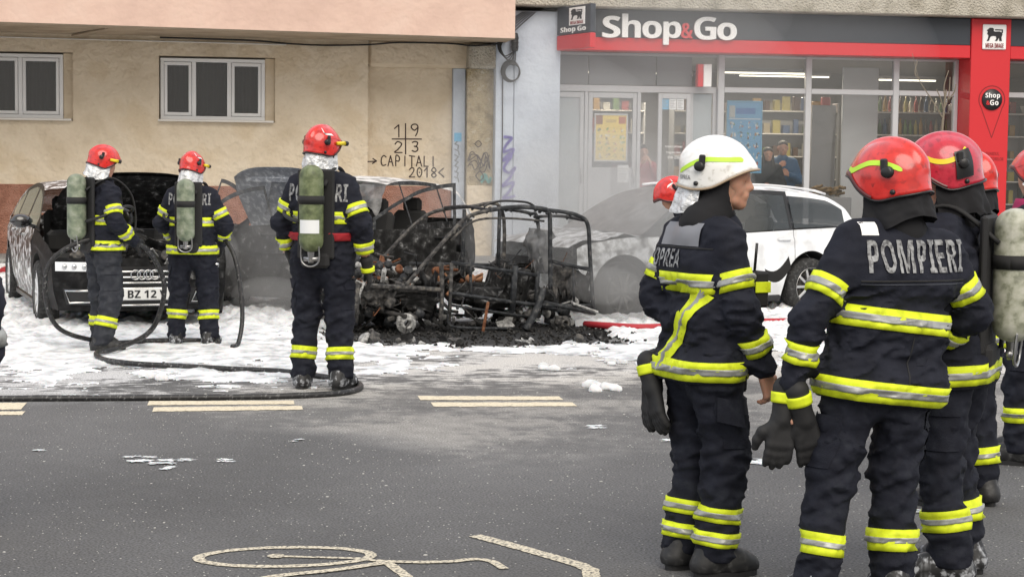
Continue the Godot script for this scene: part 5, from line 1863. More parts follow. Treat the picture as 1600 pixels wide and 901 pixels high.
	o = person({"label": "firefighter in crimson helmet, cream tank on his back, behind the broad one", "group": "firefighters", "at": V(1.85, 0, -7.42), "yaw": 244, "scale": 1.02, "cell": .011, "helmet": "helmet_crimson", "strip": "helmet_yellow", "helmet_size": .9, "tank": "tank_cream", "tank_lo": .98, "tank_hi": 1.52, "tank_back": -.225, "extras": {"swoosh": true, "visor": true}, "look": Vector2(22, 6), "leg_bands": [.26], "torso_bands": [.4, -.1], "cape": "hood", "boots": "boot_foam",
		"pose": {"fat": 1.05, "H": V(0, 1.63, .08), "C": V(0, 1.4, .03), "eL": V(.3, 1.14, .02), "wL": V(.22, .95, .2)}})
	breathing_hose(o)
	person({"label": "firefighter farther back, only red helmet and shoulder showing between two others", "group": "firefighters", "at": V(2.3, 0, -9.0), "yaw": 215, "scale": .99, "cell": .02, "helmet": "helmet_red", "strip": "helmet_red", "extras": {"chevron": true}, "cape": "hood"})
	o = person({"label": "firefighter cut by the right edge, magenta collar, dark boots pointing left", "group": "firefighters", "at": V(3.03, 0, -10.35), "yaw": 235, "scale": 1.01, "cell": .014, "helmet": "helmet_red", "strip": "helmet_red", "extras": {"chevron": true, "lamp": true}, "cape": "sign_white", "cape_drop": .05, "leg_bands": [.29], "pose": {"aL": V(.12, .1, .02), "aR": V(-.12, .1, .1)}})
	put("collar", band([[V(0, 1.4, 0), V(0, 1.52, 0), .15, .11]], V(0, 1.47, 0), Vector3.UP, .1, .02, 0, Vector3.ONE, .012), M["magenta"], o)
	person({"label": "stooping firefighter mostly hidden behind the white helmet, red helmet showing", "group": "firefighters", "at": V(1.62, 0, -14.6), "yaw": 255, "scale": .98, "cell": .02, "helmet": "helmet_red", "strip": "helmet_red", "extras": {"chevron": true}, "look": Vector2(15, 35), "cape": "navy_cloth",
		"pose": {"P": V(0, .88, -.1), "C": V(0, 1.28, .16), "H": V(0, 1.45, .33), "eL": V(.28, 1.02, .2), "wL": V(.2, .86, .4), "eR": V(-.28, 1.02, .2), "wR": V(-.2, .86, .4)}})
	person({"label": "person in dark uniform cut by the left edge, blue glove and grey cuff stripe", "group": "people at the edges", "at": V(-2.62, 0, -8.0), "yaw": 176, "scale": .98, "cell": .019, "jacket": "navy_cloth", "trousers": "navy_cloth", "grey_bands": true, "torso_bands": [], "leg_bands": [], "arm_bands": [1.72], "glove_mat": "blue_glove", "face": true, "face_cell": .006, "helmet": "helmet_red", "strip": "helmet_red",
		"pose": {"eR": V(-.29, 1.12, -.02), "wR": V(-.28, .84, .06)}})
	# bystanders in the shop
	var wall := func(u, d): return STREET * S(u, .25, d)
	person({"label": "bystander in red vest inside the shop door holding a phone up", "group": "bystanders in the shop", "at": wall.call(6.66, 30.0), "yaw": 8, "scale": 1.0, "cell": .024, "face": true, "face_cell": .0075, "jacket": "vest_red", "trousers": "jeans", "torso_bands": [], "leg_bands": [], "arm_bands": [], "hands": {"L": "bare", "R": "bare"}, "collar": false, "amp": .006,
		"pose": {"eL": V(.27, 1.15, .1), "wL": V(.1, 1.42, .25), "eR": V(-.27, 1.15, .1), "wR": V(-.1, 1.42, .25)}}).add_child(hair(V(0, 1.63, .02), false), true)
	o = person({"label": "bystander with black hood and dark coat behind the shop window", "group": "bystanders in the shop", "at": wall.call(8.85, 29.95), "yaw": 0, "scale": .99, "cell": .024, "face": true, "face_cell": .0075, "jacket": "coat_black", "trousers": "jeans", "torso_bands": [], "leg_bands": [], "arm_bands": [], "hands": {"L": "bare", "R": "bare"}, "amp": .006,
		"pose": {"eL": V(.26, 1.12, .05), "wL": V(.05, 1.08, .22), "eR": V(-.26, 1.12, .05), "wR": V(-.05, 1.04, .22)}})
	o.add_child(hair(V(0, 1.63, .02), true), true)
	o = person({"label": "bystander in blue jacket holding a phone behind the shop window", "group": "bystanders in the shop", "at": wall.call(9.22, 30.3), "yaw": -4, "scale": 1.06, "cell": .024, "face": true, "face_cell": .0075, "jacket": "jacket_blue", "trousers": "jeans", "torso_bands": [], "leg_bands": [], "arm_bands": [], "hands": {"L": "bare", "R": "bare"}, "amp": .006,
		"pose": {"eL": V(.27, 1.12, .05), "wL": V(.1, 1.2, .25), "eR": V(-.27, 1.12, .05), "wR": V(-.1, 1.3, .24)}})
	o.add_child(hair(V(0, 1.63, .02), false), true)

func hair(c: Vector3, long: bool) -> MeshInstance3D:
	var b = [[c + V(0, .055, -.03), c + V(0, .06, .025), .085, .075], [c + V(0, .0, -.05), c + V(0, -.03, -.05), .07, .06]]
	if long:
		for s in [-1, 1]: b.append([c + V(.07 * s, .0, .0), c + V(.08 * s, -.2, .02), .03, .045])
	var o := MeshInstance3D.new()
	o.name = "hair"
	o.mesh = sdf_mesh(b, .03, .009, .003, Vector3(300, 80, 300), [], [[c + V(0, -.03, .17), .13]])
	o.material_override = M["hair_dark"]
	return o

func mask_hose(o: Node3D, s: int):
	# the breathing mask and its hose hang at the chest
	var st := st_new()
	tube(st, spline([V(.1 * s, 1.15, -.2), V(.24 * s, 1.2, -.1), V(.25 * s, 1.28, .1), V(.16 * s, 1.25, .22), V(.05, 1.2, .24)], 6), .014, 8)
	obj("breathing_hose", st, M["black_rubber"], o)
	st = st_new()
	lathe(st, [Vector2(0, .0), Vector2(.05, .005), Vector2(.075, .03), Vector2(.08, .06), Vector2(.06, .08)], 16, Transform3D(Basis(Vector3.RIGHT, 1.2), V(.02, 1.16, .2)))
	obj("face_mask", st, M["black_plastic"], o)

func breathing_hose(o: Node3D):
	var st := st_new()
	for k in 2:
		tube(st, spline([V(.02, 1.48, .1), V(-.03 - .04 * k, 1.52, -.02), V(-.09 - .03 * k, 1.47, -.13), V(-.12 - .04 * k, 1.3, -.165), V(-.12, 1.1, -.17), V(-.06, .95, -.17)], 6), .01, 8)
	obj("breathing_hose", st, M["black_rubber"], o)

func chest_radio(o: Node3D):
	var st := st_new()
	box(st, V(-.13, 1.2, .175), V(.09, .15, .07), .01)
	obj("radio_pouch", st, M["strap"], o)
	st = st_new()
	box(st, V(-.13, 1.21, .212), V(.094, .045, .006), .002)
	box(st, V(-.178, 1.21, .175), V(.006, .045, .076), .002)
	obj("reflective_tab", st, M["yellow_band"], o)
	st = st_new()
	tube(st, [V(-.12, 1.27, .17), V(-.12, 1.39, .18)], .006, 6)
	obj("antenna", st, M["black_plastic"], o)
	st = st_new()
	sheet(st, 8, 1, func(u, v): return V(-.15 - .02 * v, 1.285 + .05 * u * u - .02 * sin(u * PI) - .045 * v, .2 + .12 * u))
	obj("loose_strap", st, M["strap"], o)
	# gloves clipped at the hip, behind
	held_gloves(o, V(.2, .82, -.12), "black gloves hanging from the jacket hem on a clip")
	st = st_new()
	sheet(st, 6, 4, func(u, v): return V(-.21 - .012 * sin(u * 3.0) - .03 * v * u, .77 - .1 * v - .03 * u, -.06 + .12 * u))
	obj("pocket_flap", st, M["trouser"], o)

func held_gloves(o: Node3D, at: Vector3, label: String):
	# a pair of work gloves: a thing of its own
	var g := thing("glove_pair", o.transform * Transform3D(Basis().scaled(Vector3.ONE * 1.18), at), label, "gloves", "pairs of gloves")
	for i in 2:
		var w := V(-.02 + .04 * i, 0, -.02 + .035 * i)
		var d := V(-.3 + .42 * i, -1, .05 - .1 * i).normalized()
		var b := hand_bones(w + d * .05, d, V(-.2, 0, 1), 1.0, .2, 1.35)
		b.append([w - d * .05, w + d * .05, .042, .036])
		put("glove", sdf_mesh(b, .01, .005, .002, Vector3(200, 200, 200)), M["glove"], g)
		put("cuff_band", band([[w - d * .05, w + d * .05, .042, .036]], w - d * .02, d, .035, .01, 0, Vector3.ONE, .004), M["yellow_band"], g)
	return g

# ---------------------------------------------------------------- cars: x forward, y up, z to the car's right
func cw(c: Dictionary, x: float, y: float) -> float:
	var mid: float = (c.x0 + c.x1) * .5
	var half: float = (c.x1 - c.x0) * .5
	var w: float = c.W * .5 * (1.0 - .13 * pow(absf((x - mid) / half), 5.0))
	return w * tab([[0.0, .93], [.25, .985], [.55, 1.0], [.8, .99], [1.0, .955]], (y - c.sill) / (c.top - c.sill))

func cbot(c: Dictionary, x: float) -> float:
	var y: float = c.sill
	for w in c.wheels:
		var dx := absf(x - w)
		if dx < c.arch: y = maxf(y, c.rw + sqrt(c.arch * c.arch - dx * dx))
	return y

func belt(c, x: float) -> float: return tab(c.belt, x)
func edge(c, x: float) -> float: return maxf(tab(c.edge, x), belt(c, x))
func gz(c, x: float, y: float) -> float:
	return cw(c, x, belt(c, x)) - .012 - (y - belt(c, x)) * c.tumble

func side_panel(c, x0: float, x1: float, s: float, off := Vector3.ZERO) -> ArrayMesh:
	var st := st_new()
	sheet(st, maxi(4, int((x1 - x0) / .03)), 12, func(u, v):
		var x := lerpf(x0, x1, u)
		var y := lerpf(cbot(c, x), belt(c, x), v)
		# a pressed line along the flank
		var line := .012 * exp(-pow((y - belt(c, x) + .12) / .025, 2.0))
		return V(x, y, s * (cw(c, x, y) + line)) - off)
	return done(st)

func glass_panel(c, x0: float, x1: float, s: float, lo := .02, hi := .05, off := Vector3.ZERO, out := .0) -> ArrayMesh:
	var st := st_new()
	sheet(st, 14, 5, func(u, v):
		var x := lerpf(x0, x1, u)
		var a := belt(c, x) + lo
		var y := lerpf(a, maxf(edge(c, x) - hi, a), v)
		return V(x, y, s * (gz(c, x, y) + out)) - off)
	return done(st)

func side_strip(c, x0, x1, s, fa: Callable, fb: Callable, off := Vector3.ZERO, out := .004) -> ArrayMesh:
	var st := st_new()
	sheet(st, 20, 2, func(u, v):
		var x := lerpf(x0, x1, u)
		var y := lerpf(fa.call(x), fb.call(x), v)
		return V(x, y, s * (gz(c, x, y) + out)) - off)
	return done(st)

func cap_panel(c, x0: float, x1: float, crown: float, roof: bool, off := Vector3.ZERO, n := 16, nar := 1.0) -> ArrayMesh:
	var st := st_new()
	sheet(st, n, 16, func(u, v):
		var x := lerpf(x0, x1, u)
		var w: float = v * 2.0 - 1.0
		var y := edge(c, x) if roof else belt(c, x)
		var z := gz(c, x, y) if roof else cw(c, x, y)
		var tip: float = 1.0 - .12 * pow(u, 4.0) if nar < 1.0 else 1.0
		return V(x - (.12 * pow(absf(w), 4.0) * u if nar < 1.0 else 0.0), y + crown * (1.0 - w * w), z * w * nar * tip) - off)
	return done(st)

func end_x(c, w: float, y: float, front: bool) -> float:
	var t := clampf((y - c.sill) / (c.top - c.sill), 0.0, 1.0)
	var bow := .24 * (1.0 - pow(absf(w), 2.4)) - .05 * pow(t, 3.0) + .03 * sin(t * PI)
	return (c.x1 - .24 + bow) if front else (c.x0 + .24 - bow)

func end_panel(c, y0: float, y1: float, front: bool, w0 := -1.0, w1 := 1.0, out := 0.0) -> ArrayMesh:
	var st := st_new()
	var xe: float = c.x1 - .24 if front else c.x0 + .24
	sheet(st, 28, 10, func(u, v):
		var w := lerpf(w0, w1, u)
		var y := lerpf(y0, y1, v)
		return V(end_x(c, w, y, front) + (out if front else -out), y, cw(c, xe, y) * w))
	return done(st)

func wheel(parent, at: Vector3, s: float, r: float, rim: Material, tyre: Material, spokes := 10):
	var w := Node3D.new()
	w.name = "wheel"
	parent.add_child(w, true)
	w.transform = Transform3D(Basis(Vector3.RIGHT, PI / 2 * s), at)      # local y points outwards
	var st := st_new()
	lathe(st, [Vector2(r * .64, .09), Vector2(r * .72, .105), Vector2(r * .9, .105), Vector2(r * .985, .08), Vector2(r, .04), Vector2(r, -.06), Vector2(r * .97, -.1), Vector2(r * .64, -.1)], 40)
	obj("tyre", st, tyre, w)
	st = st_new()
	lathe(st, [Vector2(r * .66, .1), Vector2(r * .68, .095), Vector2(r * .62, .07), Vector2(r * .6, -.08)], 36)
	lathe(st, [Vector2(0, .085), Vector2(r * .13, .085), Vector2(r * .17, .06)], 16)
	for i in spokes:
		var a := TAU * i / spokes
		bar(st, V(cos(a) * r * .1, .066, sin(a) * r * .1), V(cos(a) * r * .63, .08, sin(a) * r * .63), r * .09, .02)
	obj("rim", st, rim, w)
	st = st_new()
	lathe(st, [Vector2(0, .0), Vector2(r * .5, .0), Vector2(r * .5, -.02), Vector2(0, -.02)], 24)
	obj("brake_disc", st, M["burnt_steel"], w)

func car_door(parent, c, x0: float, x1: float, s: float, m: Material, gm: Material, open := 0.0):
	var hinge := V(x1, 0, s * cw(c, x1, .7))
	var d := Node3D.new()
	d.name = "door"
	parent.add_child(d, true)
	d.position = hinge
	d.rotation.y = deg_to_rad(open) * s
	put("panel", side_panel(c, x0 + .004, x1 - .004, s, hinge), m, d)
	var inner := st_new()
	sheet(inner, 8, 4, func(u, v):
		var x := lerpf(x0 + .01, x1 - .01, u)
		var y := lerpf(cbot(c, x) + .02, belt(c, x), v)
		return V(x, y, s * (cw(c, x, y) - .07)) - hinge)
	obj("lining", inner, M["cabin"], d)
	if gm: put("pane", glass_panel(c, x0 + .035, x1 - .03, s, .015, .045, hinge), gm, d)
	var fr := st_new()
	var top = func(x): return edge(c, x) - .001
	var low = func(x): return maxf(edge(c, x) - .047, belt(c, x))
	fr.append_from(side_strip(c, x0 + .003, x1 - .003, s, low, top, hinge, .003), 0, Transform3D.IDENTITY)
	for e in [[x0 + .003, x0 + .04], [x1 - .035, x1 - .003]]:
		fr.append_from(side_strip(c, e[0], e[1], s, func(x): return belt(c, x), low, hinge, .003), 0, Transform3D.IDENTITY)
	put("window_frame", fr.commit(), M["black_plastic"] if m != M["burnt"] else M["burnt_tube"], d)
	var st := st_new()
	var hx := x0 + .16
	var hy := belt(c, hx) - .1
	tube(st, [V(hx - .09, hy, s * (cw(c, hx, hy) + .012)) - hinge, V(hx - .07, hy, s * (cw(c, hx, hy) + .035)) - hinge, V(hx + .07, hy, s * (cw(c, hx, hy) + .035)) - hinge, V(hx + .09, hy, s * (cw(c, hx, hy) + .012)) - hinge], .013, 8)
	obj("handle", st, m, d)
	return d

func bonnet(parent, c, x0: float, x1: float, angle: float, m: Material, under: Material):
	var hinge := V(x0, belt(c, x0), 0)
	var b := Node3D.new()
	b.name = "bonnet"
	parent.add_child(b, true)
	b.position = hinge
	b.rotation.z = deg_to_rad(angle)
	put("outer_skin", cap_panel(c, x0, x1, .035, false, hinge, 16, .84), m, b)
	put("inner_skin", cap_panel(c, x0 + .02, x1 - .02, .02, false, hinge + V(0, .022, 0), 16, .82), under, b)
	var st := st_new()
	for q in [[.15, -.5, .8, -.15], [.15, .5, .8, .15], [.15, -.5, .15, .5], [.8, -.5, .8, .5]]:
		var L := x1 - x0
		bar(st, V(x0 + q[0] * L, belt(c, x0 + q[0] * L) - .012, q[1]) - hinge, V(x0 + q[2] * L, belt(c, x0 + q[2] * L) - .012, q[3]) - hinge, .06, .02)
	obj("rib", st, under, b)
	return b

func junk(parent, lo: Vector3, hi: Vector3, n: int, mats: Array, called := "engine_part", big := .12):
	for i in n:
		var st := st_new()
		var c := V(rng.randf_range(lo.x, hi.x), rng.randf_range(lo.y, hi.y), rng.randf_range(lo.z, hi.z))
		var b := Basis.from_euler(V(rng.randf() * 6, rng.randf() * 6, rng.randf() * 6))
		match rng.randi() % 4:
			0: box(st, c, V(rng.randf_range(.2, 1), rng.randf_range(.2, .7), rng.randf_range(.2, .8)) * big, .012, b)
			1: tube(st, [c, c + b.x * rng.randf_range(.5, 2.0) * big, c + (b.x + b.y * .5) * rng.randf_range(1.5, 2.6) * big], rng.randf_range(.06, .16) * big, 7)
			2: lathe(st, [Vector2(0, 0), Vector2(.4 * big, 0), Vector2(.45 * big, .1 * big), Vector2(.3 * big, .35 * big), Vector2(.15 * big, .5 * big), Vector2(0, .5 * big)], 10, Transform3D(b, c))
			3:
				var pts := PackedVector2Array()
				for k in 9:
					var a := TAU * k / 9
					pts.append(Vector2(cos(a), sin(a)) * big * rng.randf_range(.3, .9))
				plate(st, pts, .012, Transform3D(b, c))
		obj(called, st, mats[rng.randi() % mats.size()], parent)

func car_shell(o, c: Dictionary, paint: Material, front_paint: Material, gm: Material, wind: Material, roof_m: Material):
	var d = c.doors                      # [rear edge, B pillar, A pillar foot]
	for s in [-1.0, 1.0]:
		put("rear_wing", side_panel(c, c.x0 + .24, d[0] - .003, s), paint, o)
		put("front_wing", side_panel(c, d[2] + .003, c.x1 - .24, s), front_paint, o)
		var st := st_new()
		smooth(st)
		for w in c.wheels:
			for k in 20:
				var xa: float = w - c.arch * cos(PI * k / 20.0) * .999
				var xb: float = w - c.arch * cos(PI * (k + 1) / 20.0) * .999
				var ya := cbot(c, xa)
				var yb := cbot(c, xb)
				quad(st, V(xa, ya, s * cw(c, xa, ya)), V(xb, yb, s * cw(c, xb, yb)), V(xb, yb, s * (c.W * .5 - .34)), V(xa, ya, s * (c.W * .5 - .34)))
			var pts := PackedVector2Array()
			for k in 21: pts.append(Vector2(w - c.arch * cos(PI * k / 20.0), c.rw + c.arch * sin(PI * k / 20.0)))
			plate(st, pts, .01, Transform3D(Basis(), V(0, 0, s * (c.W * .5 - .35))))
			obj("wheel_arch", st, M["cabin"], o)
			st = st_new()
			smooth(st)
		st = st_new()
		span_box(st, V(c.wheels[0] + c.arch + .02, c.sill - .06, s * (c.W * .5 - .12)), V(c.wheels[1] - c.arch - .02, c.sill + .02, s * (c.W * .5 - .045)), .02)
		obj("sill", st, M["black_plastic"], o)
		# rear quarter glass and the pillar behind it
		if gm: put("quarter_pane", glass_panel(c, c.edge[0][0] + .22, d[0] - .03, s, .02, .05), gm, o)
		var low = func(x): return maxf(edge(c, x) - .05, belt(c, x))
		put("roof_rail", side_strip(c, c.edge[0][0], d[0] - .003, s, low, func(x): return edge(c, x), Vector3.ZERO, .002), roof_m, o)
		put("rear_pillar", side_strip(c, c.edge[0][0], c.edge[0][0] + .23, s, func(x): return belt(c, x), low, Vector3.ZERO, .002), roof_m, o)
		put("front_pillar", side_strip(c, d[2] - .02, c.edge[-1][0], s, func(x): return belt(c, x), func(x): return edge(c, x), Vector3.ZERO, .001), M["black_plastic"], o)
	if roof_m: put("roof", cap_panel(c, c.xr, c.xa, .05, true), roof_m, o)
	if wind: put("windscreen", cap_panel(c, c.xa + .006, c.edge[-1][0] - .01, .045, true), wind, o)
	if gm: put("rear_window", cap_panel(c, c.edge[0][0] + .02, c.xr - .006, .045, true), gm, o)
	put("boot_lid", cap_panel(c, c.x0 + .2, c.edge[0][0] + .02, .02, false), paint, o)
	put("rear_panel", end_panel(c, .3, belt(c, c.x0 + .24), false), paint, o)
	# floor and cabin
	var st2 := st_new()
	span_box(st2, V(c.x0 + .25, c.sill + .0, -c.W * .5 + .36), V(c.x1 - .3, c.sill + .1, c.W * .5 - .36))
	obj("floor_pan", st2, M["cabin"], o)
	for s in [-1.0, 1.0]:
		for x in [d[1] + .1, d[0] + .2]:
			st2 = st_new()
			box(st2, V(x + .2, .5, s * .36), V(.5, .16, .48), .05)
			box(st2, V(x - .05, .82, s * .36), V(.14, .56, .46), .05, Basis(Vector3.BACK, .25))
			box(st2, V(x - .14, 1.16, s * .36), V(.09, .18, .26), .04)
			obj("seat", st2, M["cabin"], o)
	st2 = st_new()
	box(st2, V(d[2] - .02, .82, 0), V(.35, .26, c.W - .35), .06)
	obj("dashboard", st2, M["cabin"], o)

func build_cars():
	build_sedan()
	build_grey_hood_car()
	build_microcar()
	build_white_car()
	build_debris()

func heading(at: Vector3, h: Vector2) -> Transform3D:
	return Transform3D(Basis(Vector3.UP, atan2(-h.y, h.x)), at)

func build_sedan():
	var o = thing("black_sedan", heading(V(-4.5, 0, -19.85), Vector2(.36, .933)), "black sedan with foam on its flank and raised burnt bonnet", "car")
	var c := {"x0": -2.45, "x1": 2.45, "W": 1.86, "sill": .2, "top": .98, "wheels": [-1.43, 1.47], "rw": .335, "arch": .39, "tumble": .42,
		"belt": [[-2.45, .98], [-1.6, 1.0], [0.0, .97], [1.0, .95], [1.4, .93], [2.0, .84], [2.25, .76], [2.45, .7]], "edge": [[-2.0, .99], [-1.3, 1.27], [-.7, 1.38], [-.2, 1.41], [.3, 1.37], [.7, 1.24], [1.35, .94]], "xr": -1.0, "xa": .42, "doors": [-.95, .0, 1.0]}
	car_shell(o, c, M["car_black_foam"], M["car_black_soot"], M["car_glass_green"], null, M["car_black_foam"])
	car_door(o, c, -.95, 0.0, 1.0, M["car_black_foam"], M["car_glass_green"])
	car_door(o, c, 0.0, 1.0, 1.0, M["car_black_foam"], M["car_glass_green"])
	car_door(o, c, -.95, 0.0, -1.0, M["car_black_foam"], M["car_glass_green"])
	car_door(o, c, 0.0, 1.0, -1.0, M["burnt"], null, 62.0)
	bonnet(o, c, 1.12, 2.25, 40.0, M["burnt"], M["burnt"])
	put("front_bumper", end_panel(c, .2, .5, true), M["car_black_soot"], o)
	put("nose_panel", end_panel(c, .5, .72, true, -.05, 1.0), M["car_black_soot"], o)
	put("burnt_nose", end_panel(c, .5, .66, true, -1.0, -.052, -.03), M["burnt"], o)
	junk(o, V(2.1, .45, -.75), V(2.32, .8, -.1), 30, [M["burnt"], M["burnt_steel"], M["burnt_tube"], M["ash_white"]], "charred_part", .12)
	# grille: frame, bars, rings, plate
	var st := st_new()
	st.append_from(end_panel(c, .24, .64, true, -.4, .4, .012), 0, Transform3D.IDENTITY)
	put("grille", st.commit(), M["black_plastic"], o)
	for k in 7:
		st = st_new()
		var y := .26 + k * .055
		var w := .36 - .012 * absf(k - 3.0)
		var pts = []
		for i in 9:
			var q := lerpf(-w, w, i / 8.0)
			pts.append(V(end_x(c, q, y, true) + .02, y, cw(c, c.x1 - .24, y) * q))
		tube(st, pts, .011, 6)
		obj("grille_bar", st, M["chrome"], o)
	for k in 4:
		st = st_new()
		var pts = []
		for i in 24:
			var a := TAU * i / 24
			pts.append(V(end_x(c, 0, .56, true) + .04, .56 + sin(a) * .045, (k - 1.5) * .062 + cos(a) * .045))
		tube(st, pts, .007, 6, true)
		obj("ring_emblem", st, M["chrome"], o)
	var px := end_x(c, 0, .37, true) + .03
	st = st_new()
	span_box(st, V(px, .315, -.26), V(px + .012, .425, .26), .004)
	var pl = obj("number_plate", st, M["plate_white"], o)
	st = st_new()
	span_box(st, V(px + .012, .318, .215), V(px + .0145, .422, .257))
	obj("blue_strip", st, M["plate_blue"], pl)
	put("lettering", letters("BZ 12 V", .38, .075, .004, 600), M["sign_black"], pl, Transform3D(Basis(Vector3.UP, PI / 2), V(px + .0135, .37, -.02)))
	for s in [-1.0, 1.0]:
		var lp = put("headlamp", end_panel(c, .59, .68, true, s * .58, s * .97, .012), M["lamp_white"] if s > 0 else M["burnt"], o)
		st = st_new()
		for q in [.66, .77, .87]:
			var y := .635
			lathe(st, [Vector2(0, .01), Vector2(.022, .01), Vector2(.026, 0)], 12, Transform3D(Basis(Vector3.BACK, -PI / 2), V(end_x(c, s * q, y, true) + .016, y, s * cw(c, c.x1 - .24, y) * q)))
		obj("lens", st, M["chrome"], lp)
		put("lower_intake", end_panel(c, .26, .42, true, s * .55, s * .9, .008), M["black_plastic"], o)
		st = st_new()
		var pts = []
		for q in [[.58, .29], [.86, .28], [.88, .4], [.62, .4]]: pts.append(V(end_x(c, s * q[0], q[1], true) + .02, q[1], s * cw(c, c.x1 - .24, q[1]) * q[0]))
		tube(st, pts, .011, 6, true)
		obj("fog_lamp_trim", st, M["chrome"], o)
		st = st_new()
		var my := 1.03
		var mz: float = s * (cw(c, .95, .95) + .12)
		var e := []
		for k in 7:
			var t := k / 6.0 * 2.0 - 1.0
			e.append(V(.9 - .02 * t * t, my, mz + s * t * .11))
		tube(st, e, [.02, .055, .07, .075, .075, .06, .02], 14)
		bar(st, V(.9, .97, s * (cw(c, .95, .95) - .03)), V(.9, 1.0, mz - s * .06), .05, .03)
		obj("mirror", st, M["car_black"], o)
		for w in c.wheels: wheel(o, V(w, c.rw - .015, s * .83), s, c.rw, M["rim_white"], M["tyre"], 10)
	var junk_mats = [M["burnt"], M["burnt_tube"], M["burnt_steel"], M["burnt"]]
	junk(o, V(1.25, .55, -.6), V(2.1, .86, .6), 46, junk_mats, "engine_part", .17)
	st = st_new()
	tube(st, [V(1.9, .75, .25), V(1.55, 1.55, .3)], .022, 8)
	obj("bonnet_strut", st, M["hose_red"], o)

func build_grey_hood_car():
	var o = thing("burnt_hatchback", heading(V(-1.98, 0, -21.35), Vector2(-.45, .893)), "burnt out hatchback with its speckled grey bonnet standing open", "car")
	var c := {"x0": -1.95, "x1": 2.0, "W": 1.76, "sill": .2, "top": .95, "wheels": [-1.2, 1.25], "rw": .31, "arch": .37, "tumble": .38,
		"belt": [[-1.95, .98], [-1.0, .97], [0, .94], [.8, .92], [1.1, .91], [1.7, .82], [2.0, .7]], "edge": [[-1.85, 1.0], [-1.5, 1.34], [-.9, 1.43], [-.3, 1.46], [.1, 1.43], [.45, 1.3], [1.1, .92]], "xr": -1.5, "xa": .15, "doors": [-1.0, -.1, .85]}
	car_shell(o, c, M["burnt"], M["burnt"], null, null, M["roof_foam"])
	for s in [-1.0, 1.0]: car_door(o, c, -1.0, -.1, s, M["burnt"], null)
	car_door(o, c, -.1, .85, 1.0, M["burnt"], null, 66.0)
	car_door(o, c, -.1, .85, -1.0, M["burnt"], null, 58.0)
	bonnet(o, c, .95, 1.82, 60.0, M["hood_grey"], M["hood_grey"])
	put("front_bumper", end_panel(c, .2, .68, true), M["burnt"], o)
	# sagging glass curtain where the windscreen melted
	var st := st_new()
	sheet(st, 30, 12, func(u, v):
		var x := lerpf(.16, .34, v)
		var w: float = u * 2.0 - 1.0
		var y: float = edge(c, .16) - v * (.12 + .22 * absf(fold.get_noise_2d(u * 160.0, 3.0)) + .2 * w * w)
		return V(x + .03 * fold.get_noise_2d(u * 300.0, v * 100.0), y, w * gz(c, .16, edge(c, .16)) * .98))
	obj("melted_windscreen", st, M["glass_sooty"], o)
	for s in [-1.0, 1.0]:
		for w in c.wheels: wheel(o, V(w, c.rw - .03, s * .78), s, c.rw, M["burnt_steel"], M["burnt"], 8)
	junk(o, V(1.15, .5, -.55), V(1.8, .85, .55), 34, [M["burnt"], M["burnt_tube"], M["burnt_steel"]], "engine_part", .15)
	st = st_new()
	tube(st, [V(.55, .5, -.45), V(.5, 1.2, -.5)], .03, 8)
	obj("red_strut", st, M["hose_red"], o)

